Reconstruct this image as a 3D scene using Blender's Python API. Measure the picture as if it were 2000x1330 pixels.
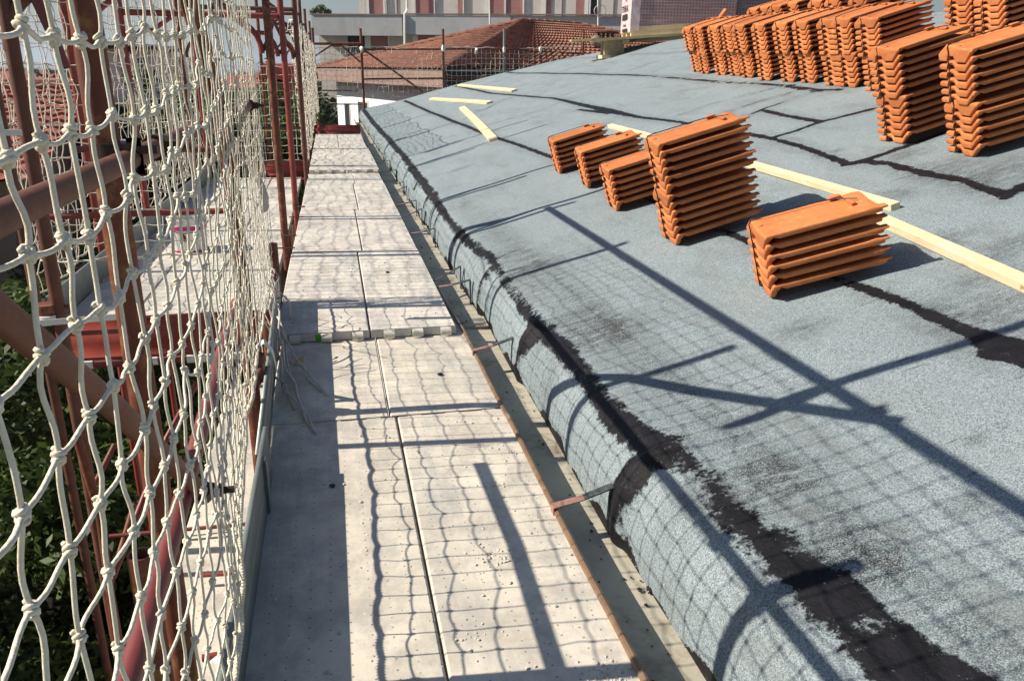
import bpy, bmesh, math, random
import numpy as np
from mathutils import Vector, Matrix
rnd = random.Random(7); nr = np.random.default_rng(7)
R = math.radians
for o in list(bpy.data.objects): bpy.data.objects.remove(o)
SC = bpy.context.scene; COL = SC.collection

# ------------------------------------------------------------ camera, sky, sun
YAW, PITCH, ROLL, FPX = 0.222836, -0.331429, 0.013550, 1526.36
EYE = np.array([0, 0, 1.44])
cf = np.array([math.sin(YAW)*math.cos(PITCH), math.cos(YAW)*math.cos(PITCH), math.sin(PITCH)])
_r = np.array([math.cos(YAW), -math.sin(YAW), 0]); _u = np.cross(_r, cf)
cr = _r*math.cos(ROLL)+_u*math.sin(ROLL); cu = -_r*math.sin(ROLL)+_u*math.cos(ROLL)
cam = bpy.data.cameras.new('camera'); camo = bpy.data.objects.new('camera', cam); COL.objects.link(camo)
m = Matrix(((cr[0], cu[0], -cf[0], EYE[0]), (cr[1], cu[1], -cf[1], EYE[1]), (cr[2], cu[2], -cf[2], EYE[2]), (0, 0, 0, 1)))
camo.matrix_world = m
cam.sensor_width = 36; cam.sensor_fit = 'HORIZONTAL'; cam.lens = 36*FPX/2000
cam.clip_start = 0.05; cam.clip_end = 20000
SC.camera = camo

LDIR = Vector((1, -0.10, -0.79)).normalized()          # direction the sunlight travels
EL = math.asin(-LDIR.z); AZ = math.atan2(-LDIR.x, -LDIR.y)   # compass angle of the sun from +Y
W = bpy.data.worlds.new('World'); SC.world = W; W.use_nodes = True
wn = W.node_tree; bg = wn.nodes['Background']
sky = wn.nodes.new('ShaderNodeTexSky'); sky.sky_type = 'NISHITA'; sky.sun_disc = False
sky.sun_elevation = EL; sky.sun_rotation = AZ; sky.air_density = 1.4; sky.dust_density = 1.2; sky.ozone_density = 5.0
wn.links.new(sky.outputs[0], bg.inputs[0]); bg.inputs[1].default_value = 0.050
sl = bpy.data.lights.new('sun', 'SUN'); sl.energy = 5.0; sl.angle = R(0.5); sl.color = (1.0, 0.90, 0.75)
slo = bpy.data.objects.new('sun', sl); COL.objects.link(slo)
slo.rotation_euler = LDIR.to_track_quat('-Z', 'Y').to_euler()
SC.view_settings.view_transform = 'Standard'; SC.view_settings.look = 'None'
SC.view_settings.exposure = 0.67; SC.view_settings.gamma = 1
try:
    SC.cycles.max_bounces = 6; SC.cycles.diffuse_bounces = 3; SC.cycles.volume_bounces = 0; SC.cycles.use_denoising = True
except Exception: pass

# ------------------------------------------------------------ survey helpers: a measured sight line meets a plane
def ray(px, py): return cf+cr*(px-1000)/FPX-cu*(py-665)/FPX
def az(px, py, z=0.0):
    d = ray(px, py); return EYE+d*(z-EYE[2])/d[2]
def ax(px, py, x):
    d = ray(px, py); return EYE+d*x/d[0]
def ay(px, py, y):
    d = ray(px, py); return EYE+d*y/d[1]
SA = R(17); RU = np.array([math.cos(SA), 0, math.sin(SA)]); RN = np.array([-math.sin(SA), 0, math.cos(SA)]); RO = np.array([1.14, 0, .25])
def rf(px, py, w=0.0):                                  # -> (u, y) on the roof slope, w above it
    d = ray(px, py); t = ((RO+RN*w-EYE)@RN)/(d@RN); p = EYE+d*t-RO
    return p@RU, p[1]
def rw(u, y, w=0.0): return RO+RU*u+np.array([0, y, 0])+RN*w

# ------------------------------------------------------------ materials
def newmat(name):
    mt = bpy.data.materials.new(name); mt.use_nodes = True
    nt = mt.node_tree; b = nt.nodes['Principled BSDF']; return mt, nt, b
def nd(nt, t, **k):
    n = nt.nodes.new('ShaderNode'+t)
    for a, v in k.items(): setattr(n, a, v)
    return n
def lk(nt, a, b): nt.links.new(a, b)
def val(nt, x, sock):
    if hasattr(x, 'is_output'): nt.links.new(x, sock)
    else: sock.default_value = x
def math_(nt, op, a, b=0.0, c=0.0, clamp=False):
    n = nd(nt, 'Math', operation=op, use_clamp=clamp); val(nt, a, n.inputs[0]); val(nt, b, n.inputs[1]); val(nt, c, n.inputs[2]); return n.outputs[0]
def mixc(nt, f, a, b, bt='MIX'):
    n = nd(nt, 'MixRGB', blend_type=bt); val(nt, f, n.inputs[0])
    for v, s in ((a, n.inputs[1]), (b, n.inputs[2])):
        if hasattr(v, 'is_output'): nt.links.new(v, s)
        else: s.default_value = (*v[:3], 1)
    return n.outputs[0]
def noise(nt, scale, det=3, co=None, rough=.6, stretch=None):
    n = nd(nt, 'TexNoise'); n.inputs['Scale'].default_value = scale; n.inputs['Detail'].default_value = det; n.inputs['Roughness'].default_value = rough
    if stretch is not None:
        mp = nd(nt, 'Mapping'); mp.inputs['Scale'].default_value = stretch; lk(nt, co, mp.inputs[0]); lk(nt, mp.outputs[0], n.inputs[0])
    elif co is not None: lk(nt, co, n.inputs[0])
    return n.outputs[0]
def ramp(nt, f, a, b, lo=0.0, hi=1.0):
    n = nd(nt, 'MapRange', clamp=True); val(nt, f, n.inputs[0]); n.inputs[1].default_value = a; n.inputs[2].default_value = b
    n.inputs[3].default_value = lo; n.inputs[4].default_value = hi; return n.outputs[0]
def bump(nt, b, h, strength, dist=0.01):
    n = nd(nt, 'Bump'); n.inputs['Strength'].default_value = strength; n.inputs['Distance'].default_value = dist
    lk(nt, h, n.inputs['Height']); lk(nt, n.outputs[0], b.inputs['Normal'])
def coords(nt):
    t = nd(nt, 'TexCoord'); oi = nd(nt, 'ObjectInfo'); v = nd(nt, 'VectorMath', operation='ADD')
    lk(nt, t.outputs['Object'], v.inputs[0]); s = nd(nt, 'VectorMath', operation='SCALE'); lk(nt, oi.outputs['Location'], s.inputs[0]); s.inputs[3].default_value = 1.0
    lk(nt, s.outputs[0], v.inputs[1]); return v.outputs[0], oi.outputs['Random']
def simple(name, c1, c2, scale=6, rough=.8, bs=40, bst=.3, bd=.004, metal=0., c3=None, s3=2.5, t3=(.55, .7), spec=.3, rv=0., coat=0):
    mt, nt, b = newmat(name); co, rn = coords(nt)
    c = mixc(nt, ramp(nt, noise(nt, scale, 5, co), .3, .7), c1, c2)
    if c3 is not None: c = mixc(nt, ramp(nt, noise(nt, s3, 6, co, .7), t3[0], t3[1]), c, c3)
    if rv: c = mixc(nt, 1.0, c, mixc(nt, rn, (1-rv,)*3, (1.0,)*3), 'MULTIPLY')
    lk(nt, c, b.inputs['Base Color']); b.inputs['Roughness'].default_value = rough; b.inputs['Metallic'].default_value = metal
    b.inputs['Specular IOR Level'].default_value = spec
    if coat: b.inputs['Coat Weight'].default_value = coat
    if bst: bump(nt, b, noise(nt, bs, 4, co), bst, bd)
    return mt
MT = {}
MT['rust'] = simple('rusty_red_paint', (.10, .024, .015), (.19, .055, .028), 9, .6, 60, .35, .002, c3=(.21, .095, .04), s3=18, t3=(.53, .60), spec=.4)
MT['redpaint'] = simple('red_paint', (.20, .032, .028), (.29, .055, .042), 7, .45, 50, .2, .002, c3=(.14, .05, .03), s3=10, t3=(.6, .7), spec=.45)
MT['maroon'] = simple('maroon_paint', (.15, .03, .033), (.205, .054, .05), 8, .45, 60, .2, .002, c3=(.17, .06, .045), s3=18, t3=(.6, .68), spec=.45)
MT['brown'] = simple('brown_rusty_steel', (.10, .038, .027), (.155, .062, .042), 11, .6, 70, .4, .002, c3=(.19, .10, .06), s3=25, t3=(.6, .68), spec=.35)
MT['clamp'] = simple('dark_clamp_steel', (.035, .022, .02), (.09, .05, .04), 20, .5, 60, .3, .002, metal=.4)
MT['rope'] = simple('cream_rope', (.68, .62, .49), (.79, .74, .62), 30, .85, 500, .35, .001, c3=(.62, .50, .26), s3=5, t3=(.63, .72))
_nt = MT['rope'].node_tree; _b = _nt.nodes['Principled BSDF']; _w = nd(_nt, 'TexWave', wave_type='BANDS', bands_direction='DIAGONAL'); _w.inputs['Scale'].default_value = 48; _w.inputs['Distortion'].default_value = 1.5
lk(_nt, coords(_nt)[0], _w.inputs[0]); bump(_nt, _b, math_(_nt, 'ADD', _w.outputs['Fac'], noise(_nt, 600, 3, coords(_nt)[0])), .55, .0012)
MT['thinrope'] = simple('pale_rope', (.64, .58, .48), (.75, .70, .60), 12, .85, 300, .1, .001)
MT['greyrope'] = simple('grey_frayed_rope', (.42, .39, .36), (.6, .56, .5), 30, .9, 500, .3, .001)
MT['galv'] = simple('galvanised_steel', (.15, .18, .175), (.24, .275, .265), 8, .45, 90, .12, .002, metal=.25, c3=(.2, .22, .17), s3=6, t3=(.6, .7), spec=.5)
MT['gutter'] = simple('weathered_gutter_sheet', (.38, .36, .29), (.46, .435, .355), 10, .7, 120, .2, .002, c3=(.27, .235, .18), s3=5, t3=(.5, .64))
MT['lip'] = simple('brown_gutter_lip', (.17, .105, .062), (.25, .17, .11), 14, .5, 120, .25, .002, metal=.3, c3=(.36, .34, .3), s3=9, t3=(.62, .7), spec=.5)
MT['copper'] = simple('pink_rusty_strap', (.30, .15, .12), (.42, .24, .20), 30, .5, 120, .2, .002, metal=.2)
MT['tarry'] = simple('tarred_strap', (.02, .022, .025), (.10, .12, .13), 60, .5, 150, .5, .003)
MT['wood'] = simple('fresh_pine', (.62, .50, .31), (.72, .61, .42), 5, .75, 60, .15, .002, c3=(.55, .38, .2), s3=9, t3=(.66, .74))
_nt = MT['wood'].node_tree; _b = _nt.nodes['Principled BSDF']; _c = coords(_nt)[0]; _old = _b.inputs['Base Color'].links[0].from_socket
_g = mixc(_nt, ramp(_nt, noise(_nt, 9, 5, _c, .7, stretch=(9, .7, 9)), .5, .7, 0, .6), _old, (.50, .36, .19)); _g = mixc(_nt, ramp(_nt, noise(_nt, 7, 2, _c, .5, stretch=(2.2, 1, 2.2)), .70, .74, 0, .8), _g, (.30, .17, .08)); lk(_nt, _g, _b.inputs['Base Color'])
MT['oldwood'] = simple('weathered_timber', (.34, .26, .17), (.48, .38, .26), 7, .85, 60, .3, .003, c3=(.22, .17, .12), s3=5)
MT['yboard'] = simple('yellow_formwork_board', (.40, .31, .15), (.50, .40, .22), 5, .7, 60, .15, .002, c3=(.28, .25, .12), s3=3)
MT['black'] = simple('black_strap', (.012, .011, .014), (.03, .025, .03), 30, .45, 60, .1)
MT['tape'] = simple('white_tape', (.66, .64, .62), (.8, .78, .75), 8, .5, 60, .1)
MT['white'] = simple('white_plastic', (.72, .70, .68), (.82, .80, .77), 6, .35, 60, .05, c3=(.5, .45, .4), s3=9, t3=(.65, .75))
MT['pink'] = simple('magenta_band', (.55, .03, .22), (.6, .05, .26), 8, .4, 60, .0)
MT['conc'] = simple('grey_concrete', (.40, .41, .42), (.46, .47, .48), 1.2, .9, 30, .1, c3=(.34, .34, .35), s3=.7, t3=(.5, .75))
MT['wallcream'] = simple('cream_render', (.54, .50, .46), (.64, .60, .56), .8, .9, 20, .1, c3=(.40, .37, .35), s3=1.1, t3=(.55, .75))
MT['wallwhite'] = simple('white_render', (.76, .76, .76), (.82, .82, .82), .9, .9, 20, .05)
MT['shutter'] = simple('dusty_pink_shutter', (.33, .155, .145), (.38, .19, .175), 1.5, .8, 20, .05)
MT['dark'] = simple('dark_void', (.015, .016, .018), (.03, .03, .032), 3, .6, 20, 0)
MT['glass'] = simple('dark_window_glass', (.03, .04, .05), (.05, .06, .07), 2, .12, 20, 0, spec=.7)
MT['teal'] = simple('teal_shutter', (.03, .17, .16), (.05, .22, .2), 3, .7, 20, 0)
MT['orangewall'] = simple('orange_render', (.42, .18, .10), (.5, .23, .13), .7, .9, 20, .05)
MT['fascia'] = simple('brown_eave_board', (.20, .14, .12), (.27, .19, .16), 2, .8, 20, .1)
MT['bark'] = simple('bark', (.07, .05, .035), (.12, .09, .06), 8, .9, 30, .5, .01)
MT['ground'] = simple('grass_and_earth', (.05, .075, .03), (.11, .10, .06), .05, .95, 3, .2, c3=(.04, .06, .025), s3=.4)
MT['hill'] = simple('wooded_hill', (.04, .065, .035), (.08, .10, .05), .004, .95, 3, 0)
MT['crumb'] = simple('mortar_crumbs', (.45, .42, .36), (.6, .56, .5), 30, .9, 60, .2)
MT['tarbit'] = simple('tar_crumbs', (.008, .008, .01), (.02, .02, .02), 30, .3, 60, .3, spec=.6)
MT['green'] = simple('green_spray_paint', (.10, .42, .02), (.14, .5, .04), 30, .6, 60, 0)
MT['tin'] = simple('dusty_steel', (.5, .47, .42), (.62, .58, .53), 12, .65, 80, .2, .002, c3=(.3, .24, .18), s3=18, t3=(.62, .7))

def terracotta():
    mt, nt, b = newmat('orange_terracotta'); co, rn = coords(nt)
    c = mixc(nt, ramp(nt, noise(nt, 9, 5, co), .3, .7), (.49, .155, .050), (.61, .215, .078))
    c = mixc(nt, ramp(nt, noise(nt, 45, 4, co), .56, .72, 0, .6), c, (.68, .33, .17))
    c = mixc(nt, ramp(nt, noise(nt, 4, 4, co, stretch=(1, 9, 9)), .58, .75, 0, .5), c, (.42, .12, .035))
    c = mixc(nt, 1.0, c, mixc(nt, rn, (.74, .72, .70), (1.08, 1.07, 1.05)), 'MULTIPLY')
    lk(nt, c, b.inputs['Base Color']); b.inputs['Roughness'].default_value = .75; b.inputs['Specular IOR Level'].default_value = .25
    bump(nt, b, noise(nt, 120, 4, co), .25, .003); return mt
MT['tile'] = terracotta()

def plankmat(name, tone):
    mt, nt, b = newmat(name); co, rn = coords(nt)
    c = mixc(nt, ramp(nt, noise(nt, 2.2, 6, co, .7), .35, .68), tuple(.88*t for t in tone), tuple(1.08*t for t in tone))
    c = mixc(nt, ramp(nt, noise(nt, 5, 8, co, .75), .44, .62, 0, .75), c, (.36, .335, .30))
    c = mixc(nt, ramp(nt, noise(nt, 1.6, 6, co, .7, stretch=(3, .8, 1)), .48, .64, 0, .6), c, (.32, .325, .33))
    c = mixc(nt, ramp(nt, noise(nt, 11, 5, co, .7), .64, .72, 0, .6), c, (.40, .26, .16))
    c = mixc(nt, ramp(nt, noise(nt, 70, 3, co), .68, .74, 0, .7), c, (.74, .70, .62))
    # punched anti-slip holes: pairs of dots in rows
    sp = nd(nt, 'SeparateXYZ'); lk(nt, co, sp.inputs[0])
    wob = noise(nt, 3, 2, co)
    fx = math_(nt, 'SUBTRACT', math_(nt, 'FRACT', math_(nt, 'MULTIPLY', sp.outputs[0], 18.0)), .5)
    row = math_(nt, 'FLOOR', math_(nt, 'MULTIPLY', sp.outputs[0], 18.0))
    fy = math_(nt, 'SUBTRACT', math_(nt, 'FRACT', math_(nt, 'ADD', math_(nt, 'MULTIPLY', sp.outputs[1], 24.0), math_(nt, 'MULTIPLY', row, .5))), .5)
    d2 = math_(nt, 'ADD', math_(nt, 'POWER', math_(nt, 'MULTIPLY', fx, 1/18.), 2.0), math_(nt, 'POWER', math_(nt, 'MULTIPLY', fy, 1/24.), 2.0))
    dot = ramp(nt, math_(nt, 'SQRT', d2), .0022, .0034, 1, 0)
    dot = math_(nt, 'MULTIPLY', dot, ramp(nt, noise(nt, 30, 2, co), .36, .48))
    c = mixc(nt, math_(nt, 'MULTIPLY', dot, .8), c, (.11, .10, .09))
    lk(nt, c, b.inputs['Base Color']); b.inputs['Roughness'].default_value = .72; b.inputs['Specular IOR Level'].default_value = .35
    h = math_(nt, 'ADD', math_(nt, 'MULTIPLY', dot, -1.0), math_(nt, 'MULTIPLY', noise(nt, 60, 5, co, .7), .6))
    bump(nt, b, h, .35, .004); return mt
MT['plank'] = plankmat('dusty_scaffold_plank', (.63, .585, .505))
MT['plankfar'] = plankmat('pale_scaffold_plank', (.66, .625, .565))

def felt():
    mt, nt, b = newmat('mineral_roofing_felt'); t = nd(nt, 'TexCoord'); co = t.outputs['Object']
    at = nd(nt, 'Attribute', attribute_name='tar'); sm = nd(nt, 'Attribute', attribute_name='smear')
    vo = nd(nt, 'TexVoronoi'); vo.inputs['Scale'].default_value = 340; lk(nt, co, vo.inputs[0])
    sp = nd(nt, 'SeparateColor'); lk(nt, vo.outputs['Color'], sp.inputs[0])
    g = math_(nt, 'ADD', math_(nt, 'MULTIPLY', sp.outputs[0], .6), math_(nt, 'MULTIPLY', noise(nt, 700, 2, co), .55))
    c = mixc(nt, ramp(nt, g, .25, .85), (.062, .088, .104), (.345, .408, .44))
    c = mixc(nt, ramp(nt, noise(nt, 1.3, 5, co, .65), .35, .7, 0, .4), c, (.15, .18, .20))
    c = mixc(nt, ramp(nt, noise(nt, 2.0, 6, co, .7, stretch=(2.2, .7, 2)), .52, .70, 0, .5), c, (.12, .125, .125))
    streak = ramp(nt, noise(nt, 5, 6, co, .75, stretch=(1, 9, 1)), .60, .68)
    blot = ramp(nt, noise(nt, 1.1, 3, co), .46, .60)
    c = mixc(nt, math_(nt, 'MULTIPLY', math_(nt, 'MULTIPLY', streak, blot), .75), c, (.03, .031, .034))
    specks = ramp(nt, noise(nt, 26, 2, co), .755, .78)
    c = mixc(nt, specks, c, (.02, .02, .022))
    sn = math_(nt, 'MULTIPLY', sm.outputs['Fac'], ramp(nt, noise(nt, 16, 6, co, .8, stretch=(.6, 1.6, 1)), .36, .56))
    c = mixc(nt, math_(nt, 'MULTIPLY', sn, ramp(nt, noise(nt, 260, 2, co), .35, .6)), c, (.028, .027, .03))
    n1 = math_(nt, 'SUBTRACT', noise(nt, 9, 4, co, .65), .5); n2 = math_(nt, 'SUBTRACT', noise(nt, 55, 4, co, .7), .5)
    d = math_(nt, 'ADD', at.outputs['Fac'], math_(nt, 'ADD', math_(nt, 'MULTIPLY', n1, .065), math_(nt, 'MULTIPLY', n2, .05)))
    tar = ramp(nt, d, -.004, .005, 1, 0)
    spark = ramp(nt, math_(nt, 'MULTIPLY', sp.outputs[1], ramp(nt, noise(nt, 20, 3, co), .4, .65)), .80, .86)
    tc = mixc(nt, ramp(nt, noise(nt, 12, 5, co), .35, .7), (.003, .003, .005), (.012, .0115, .016))
    tc = mixc(nt, math_(nt, 'MULTIPLY', spark, .5), tc, (.13, .14, .15))
    c = mixc(nt, tar, c, tc)
    lk(nt, c, b.inputs['Base Color'])
    lk(nt, ramp(nt, tar, 0, 1, .9, .62), b.inputs['Roughness']); lk(nt, ramp(nt, tar, 0, 1, .3, .22), b.inputs['Specular IOR Level'])
    h = math_(nt, 'ADD', math_(nt, 'MULTIPLY', g, .25), math_(nt, 'MULTIPLY', tar, math_(nt, 'ADD', .8, math_(nt, 'MULTIPLY', noise(nt, 70, 4, co), 1.1))))
    h = math_(nt, 'ADD', h, math_(nt, 'MULTIPLY', noise(nt, 3, 3, co), 2.2))
    bump(nt, b, h, .55, .006); return mt
MT['felt'] = felt()

def leafmat(name, a, b_, tr=.35):
    mt, nt, b = newmat(name); co, rn = coords(nt)
    at = nd(nt, 'Attribute', attribute_name='tone')
    c = mixc(nt, at.outputs['Fac'], a, b_)
    lk(nt, c, b.inputs['Base Color']); b.inputs['Roughness'].default_value = .55; b.inputs['Specular IOR Level'].default_value = .35
    trn = nd(nt, 'BsdfTranslucent'); lk(nt, c, trn.inputs[0]); mx = nd(nt, 'MixShader'); mx.inputs[0].default_value = tr
    lk(nt, b.outputs[0], mx.inputs[1]); lk(nt, trn.outputs[0], mx.inputs[2]); lk(nt, mx.outputs[0], nt.nodes['Material Output'].inputs[0])
    return mt
MT['leaf'] = leafmat('tree_leaves', (.025, .05, .012), (.10, .15, .03))
MT['leafdark'] = leafmat('dark_tree_leaves', (.018, .035, .012), (.055, .085, .025), .2)

def oldtile(name, a, b_, c_):
    mt, nt, b = newmat(name); co, rn = coords(nt)
    vo = nd(nt, 'TexVoronoi'); vo.inputs['Scale'].default_value = 4.2; lk(nt, co, vo.inputs[0]); sp = nd(nt, 'SeparateColor'); lk(nt, vo.outputs['Color'], sp.inputs[0])
    c = mixc(nt, sp.outputs[0], a, b_); c = mixc(nt, ramp(nt, noise(nt, 1.3, 6, co, .75), .5, .68, 0, .8), c, c_)
    lk(nt, c, b.inputs['Base Color']); b.inputs['Roughness'].default_value = .9; bump(nt, b, noise(nt, 12, 4, co), .4, .02); return mt
MT['oldtile'] = oldtile('old_roof_tiles', (.17, .068, .045), (.29, .125, .080), (.15, .10, .075))
MT['redtile'] = oldtile('red_roof_tiles', (.27, .075, .055), (.36, .11, .075), (.20, .10, .08))

def wrapmat():
    mt, nt, b = newmat('shrink_wrapped_tiles'); t = nd(nt, 'TexCoord'); co = t.outputs['Object']
    sp = nd(nt, 'SeparateXYZ'); lk(nt, co, sp.inputs[0])
    hx = math_(nt, 'ABSOLUTE', math_(nt, 'SUBTRACT', math_(nt, 'FRACT', math_(nt, 'MULTIPLY', sp.outputs[0], 15.0)), .5))
    hz = math_(nt, 'ABSOLUTE', math_(nt, 'SUBTRACT', math_(nt, 'FRACT', math_(nt, 'MULTIPLY', sp.outputs[2], 16.0)), .5))
    g = math_(nt, 'MULTIPLY', ramp(nt, hx, .14, .3), ramp(nt, hz, .1, .3))
    c = mixc(nt, g, (.40, .23, .22), (.17, .09, .105))
    film = ramp(nt, noise(nt, 5, 6, co, .7, stretch=(.4, 1, 3.5)), .5, .72, .08, .6)
    c = mixc(nt, film, c, (.60, .50, .54))
    lk(nt, c, b.inputs['Base Color']); b.inputs['Roughness'].default_value = .22; b.inputs['Specular IOR Level'].default_value = .6
    bump(nt, b, noise(nt, 9, 5, co, .7, stretch=(.5, 1, 4)), .6, .02); return mt
MT['wrap'] = wrapmat()
def printmat():
    mt, nt, b = newmat('printed_pink_film'); t = nd(nt, 'TexCoord'); co = t.outputs['Object']
    c = mixc(nt, ramp(nt, noise(nt, 6, 5, co, .7), .4, .65), (.62, .42, .43), (.78, .68, .68))
    c = mixc(nt, ramp(nt, noise(nt, 9, 2, co), .66, .70, 0, .8), c, (.62, .13, .12))
    lk(nt, c, b.inputs['Base Color']); b.inputs['Roughness'].default_value = .3; bump(nt, b, noise(nt, 12, 4, co), .5, .02); return mt
MT['print'] = printmat()

# ------------------------------------------------------------ mesh building
class MB:
    def __init__(s): s.v = []; s.f = []; s.mi = []
    def add(s, vs, fs, mi=0):
        n = len(s.v); s.v.extend([tuple(map(float, p)) for p in vs]); s.f.extend([tuple(i+n for i in f) for f in fs]); s.mi.extend([mi]*len(fs)); return s
    def box(s, a, b, mi=0, rot=None, c=None):
        a, b = np.array(a, float), np.array(b, float)
        vs = np.array([[x, y, z] for z in (a[2], b[2]) for y in (a[1], b[1]) for x in (a[0], b[0])])
        return s.add(vs, [(0, 2, 3, 1), (4, 5, 7, 6), (0, 1, 5, 4), (2, 6, 7, 3), (0, 4, 6, 2), (1, 3, 7, 5)], mi)
    def obox(s, o, X, Y, Z, mi=0):                      # oriented box from a corner and three edge vectors
        o, X, Y, Z = map(lambda q: np.array(q, float), (o, X, Y, Z))
        vs = [o, o+X, o+Y, o+X+Y, o+Z, o+X+Z, o+Y+Z, o+X+Y+Z]
        return s.add(vs, [(0, 2, 3, 1), (4, 5, 7, 6), (0, 1, 5, 4), (2, 6, 7, 3), (0, 4, 6, 2), (1, 3, 7, 5)], mi)
    def tube(s, pts, r, n=10, cap=True, hollow=False, mi=0, taper=None):
        P = [np.array(p, float) for p in pts]; k = len(P); rings = []
        T = [(P[min(i+1, k-1)]-P[max(i-1, 0)]) for i in range(k)]
        up = np.array([0, 0, 1.]) if abs(T[0][2]) < .9*np.linalg.norm(T[0]) else np.array([0, 1., 0])
        A = np.cross(T[0], up); A /= np.linalg.norm(A)
        base = len(s.v)
        for i in range(k):
            t = T[i]/max(np.linalg.norm(T[i]), 1e-9); A = A-t*(A@t); A /= max(np.linalg.norm(A), 1e-9); B = np.cross(t, A)
            rr = r if taper is None else r*(1+(taper-1)*i/(k-1))
            for j in range(n):
                a = 2*math.pi*j/n; s.v.append(tuple(P[i]+A*rr*math.cos(a)+B*rr*math.sin(a)))
        for i in range(k-1):
            for j in range(n):
                q = base+i*n; s.f.append((q+j, q+(j+1) % n, q+n+(j+1) % n, q+n+j)); s.mi.append(mi)
        if cap:
            for q, rev in ((base, True), (base+(k-1)*n, False)):
                if hollow:
                    i = 0 if rev else k-1; d = (P[1]-P[0]) if rev else (P[-2]-P[-1]); d = d/np.linalg.norm(d)
                    b2 = len(s.v)
                    for sc, dp in ((.8, 0), (.8, 3*r)):
                        for j in range(n): s.v.append(tuple(P[i]+(np.array(s.v[q+j])-P[i])*sc+d*dp))
                    for j in range(n):
                        j2 = (j+1) % n
                        f1 = (q+j, b2+j, b2+j2, q+j2); f2 = (b2+j, b2+n+j, b2+n+j2, b2+j2)
                        s.f += [f1 if not rev else f1[::-1], f2 if not rev else f2[::-1]]; s.mi += [mi, mi]
                    fb = tuple(range(b2+n, b2+2*n)); s.f.append(fb if not rev else fb[::-1]); s.mi.append(mi)
                else:
                    fb = tuple(range(q, q+n)); s.f.append(fb[::-1] if rev else fb); s.mi.append(mi)
        return s
    def blob(s, c, rx, ry, rz, n=8, m=5, jit=0., mi=0):
        c = np.array(c, float); vs = [c+[0, 0, -rz]]
        for i in range(1, m):
            p = -math.pi/2+math.pi*i/m
            for j in range(n):
                a = 2*math.pi*j/n; q = 1+rnd.uniform(-jit, jit)
                vs.append(c+np.array([rx*math.cos(p)*math.cos(a), ry*math.cos(p)*math.sin(a), rz*math.sin(p)])*q)
        vs.append(c+[0, 0, rz]); fs = []
        for j in range(n): fs.append((0, 1+(j+1) % n, 1+j))
        for i in range(m-2):
            for j in range(n):
                a = 1+i*n; fs.append((a+j, a+(j+1) % n, a+n+(j+1) % n, a+n+j))
        a = 1+(m-2)*n
        for j in range(n): fs.append((a+j, a+(j+1) % n, len(vs)-1))
        return s.add(vs, fs, mi)
    def build(s, name, mats, parent=None, smooth=True, loc=None, auto=40):
        V = np.array(s.v, float)
        if parent is not None: off = WL[parent.name]
        elif loc is not None: off = np.array(loc, float)
        else:
            lo, hi = V.min(0), V.max(0); off = np.array([(lo[0]+hi[0])/2, (lo[1]+hi[1])/2, lo[2]])
        me = bpy.data.meshes.new(name); me.from_pydata((V-off).tolist(), [], s.f)
        for mm in (mats if isinstance(mats, (list, tuple)) else [mats]): me.materials.append(mm)
        if any(s.mi): me.polygons.foreach_set('material_index', s.mi)
        if smooth:
            me.polygons.foreach_set('use_smooth', [True]*len(me.polygons))
            me.update()
            if auto: me.set_sharp_from_angle(angle=R(auto))
        me.update()
        o = bpy.data.objects.new(name, me); COL.objects.link(o)
        if parent is not None: o.parent = parent; WL[o.name] = off
        else: o.location = off; WL[o.name] = off
        return o
WL = {}
def tag(o, label=None, cat=None, group=None, kind=None):
    for k, v in (('label', label), ('category', cat), ('group', group), ('kind', kind)):
        if v: o[k] = v
    return o
def thing(name, label, cat, loc, group=None):
    o = bpy.data.objects.new(name, None); COL.objects.link(o); o.location = [float(q) for q in loc]; o.empty_display_size = .1
    WL[o.name] = np.array(loc, float); return tag(o, label, cat, group)
def copy_tree(o, parent=None):
    c = o.copy(); COL.objects.link(c)
    if parent is not None: c.parent = parent
    WL[c.name] = WL[o.name]
    for ch in list(o.children): copy_tree(ch, c)
    return c
# ------------------------------------------------------------ the house: felted roof, gutter, walls
house = thing('house', 'house being re-roofed, its slope covered in grey blue mineral felt sealed with black tar', 'building', (3, 12, -9))
EAVE = [(-.43, .955, -.20), (-.40, .912, -.17), (-.34, .893, -.11), (-.28, .893, -.05), (-.22, .90, .02), (-.16, .915, .085), (-.11, .94, .14), (-.06, .975, .185), (-.02, 1.02, .215), (.02, 1.08, .236)]
TARL = []
def tl(*pts): TARL.append([(*rf(px, py), hw) for px, py, hw in pts])
tl((1980,1400,.05),(1880,1330,.045),(1800,1270,.034),(1700,1190,.028),(1600,1095,.026),(1500,1010,.026),(1440,950,.024),(1395,895,.012))
tl((1395,897,.022),(1372,884,.026),(1350,868,.038),(1290,825,.042),(1240,780,.035),(1190,720,.03),(1140,665,.034),(1100,630,.03),(1060,585,.026),(1020,540,.022),(985,495,.024),(940,460,.03),(900,420,.028),(860,370,.036),(830,335,.036),(800,300,.03),(770,270,.034),(740,240,.04),(715,212,.045))
tl((2040,705,.08),(2000,690,.08),(1960,675,.075),(1900,650,.035),(1800,605,.03),(1700,567,.03),(1640,548,.02),(1500,490,.02),(1420,455,.026),(1300,400,.03),(1150,335,.03),(1060,300,.03),(1010,283,.03),(970,270,.036),(930,255,.034),(880,235,.04),(830,215,.04),(790,197,.05))
tl((2030,352,.04),(2000,362,.036),(1960,380,.036),(1880,350,.03),(1820,341,.034),(1782,332,.034),(1735,320,.03),(1691,316,.034),(1652,320,.034),(1600,300,.026),(1560,285,.028),(1505,270,.03),(1465,262,.03),(1400,253,.03),(1330,240,.03),(1240,228,.035),(1180,215,.065),(1150,208,.05),(1080,192,.03),(960,183,.035),(890,168,.045))
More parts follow.
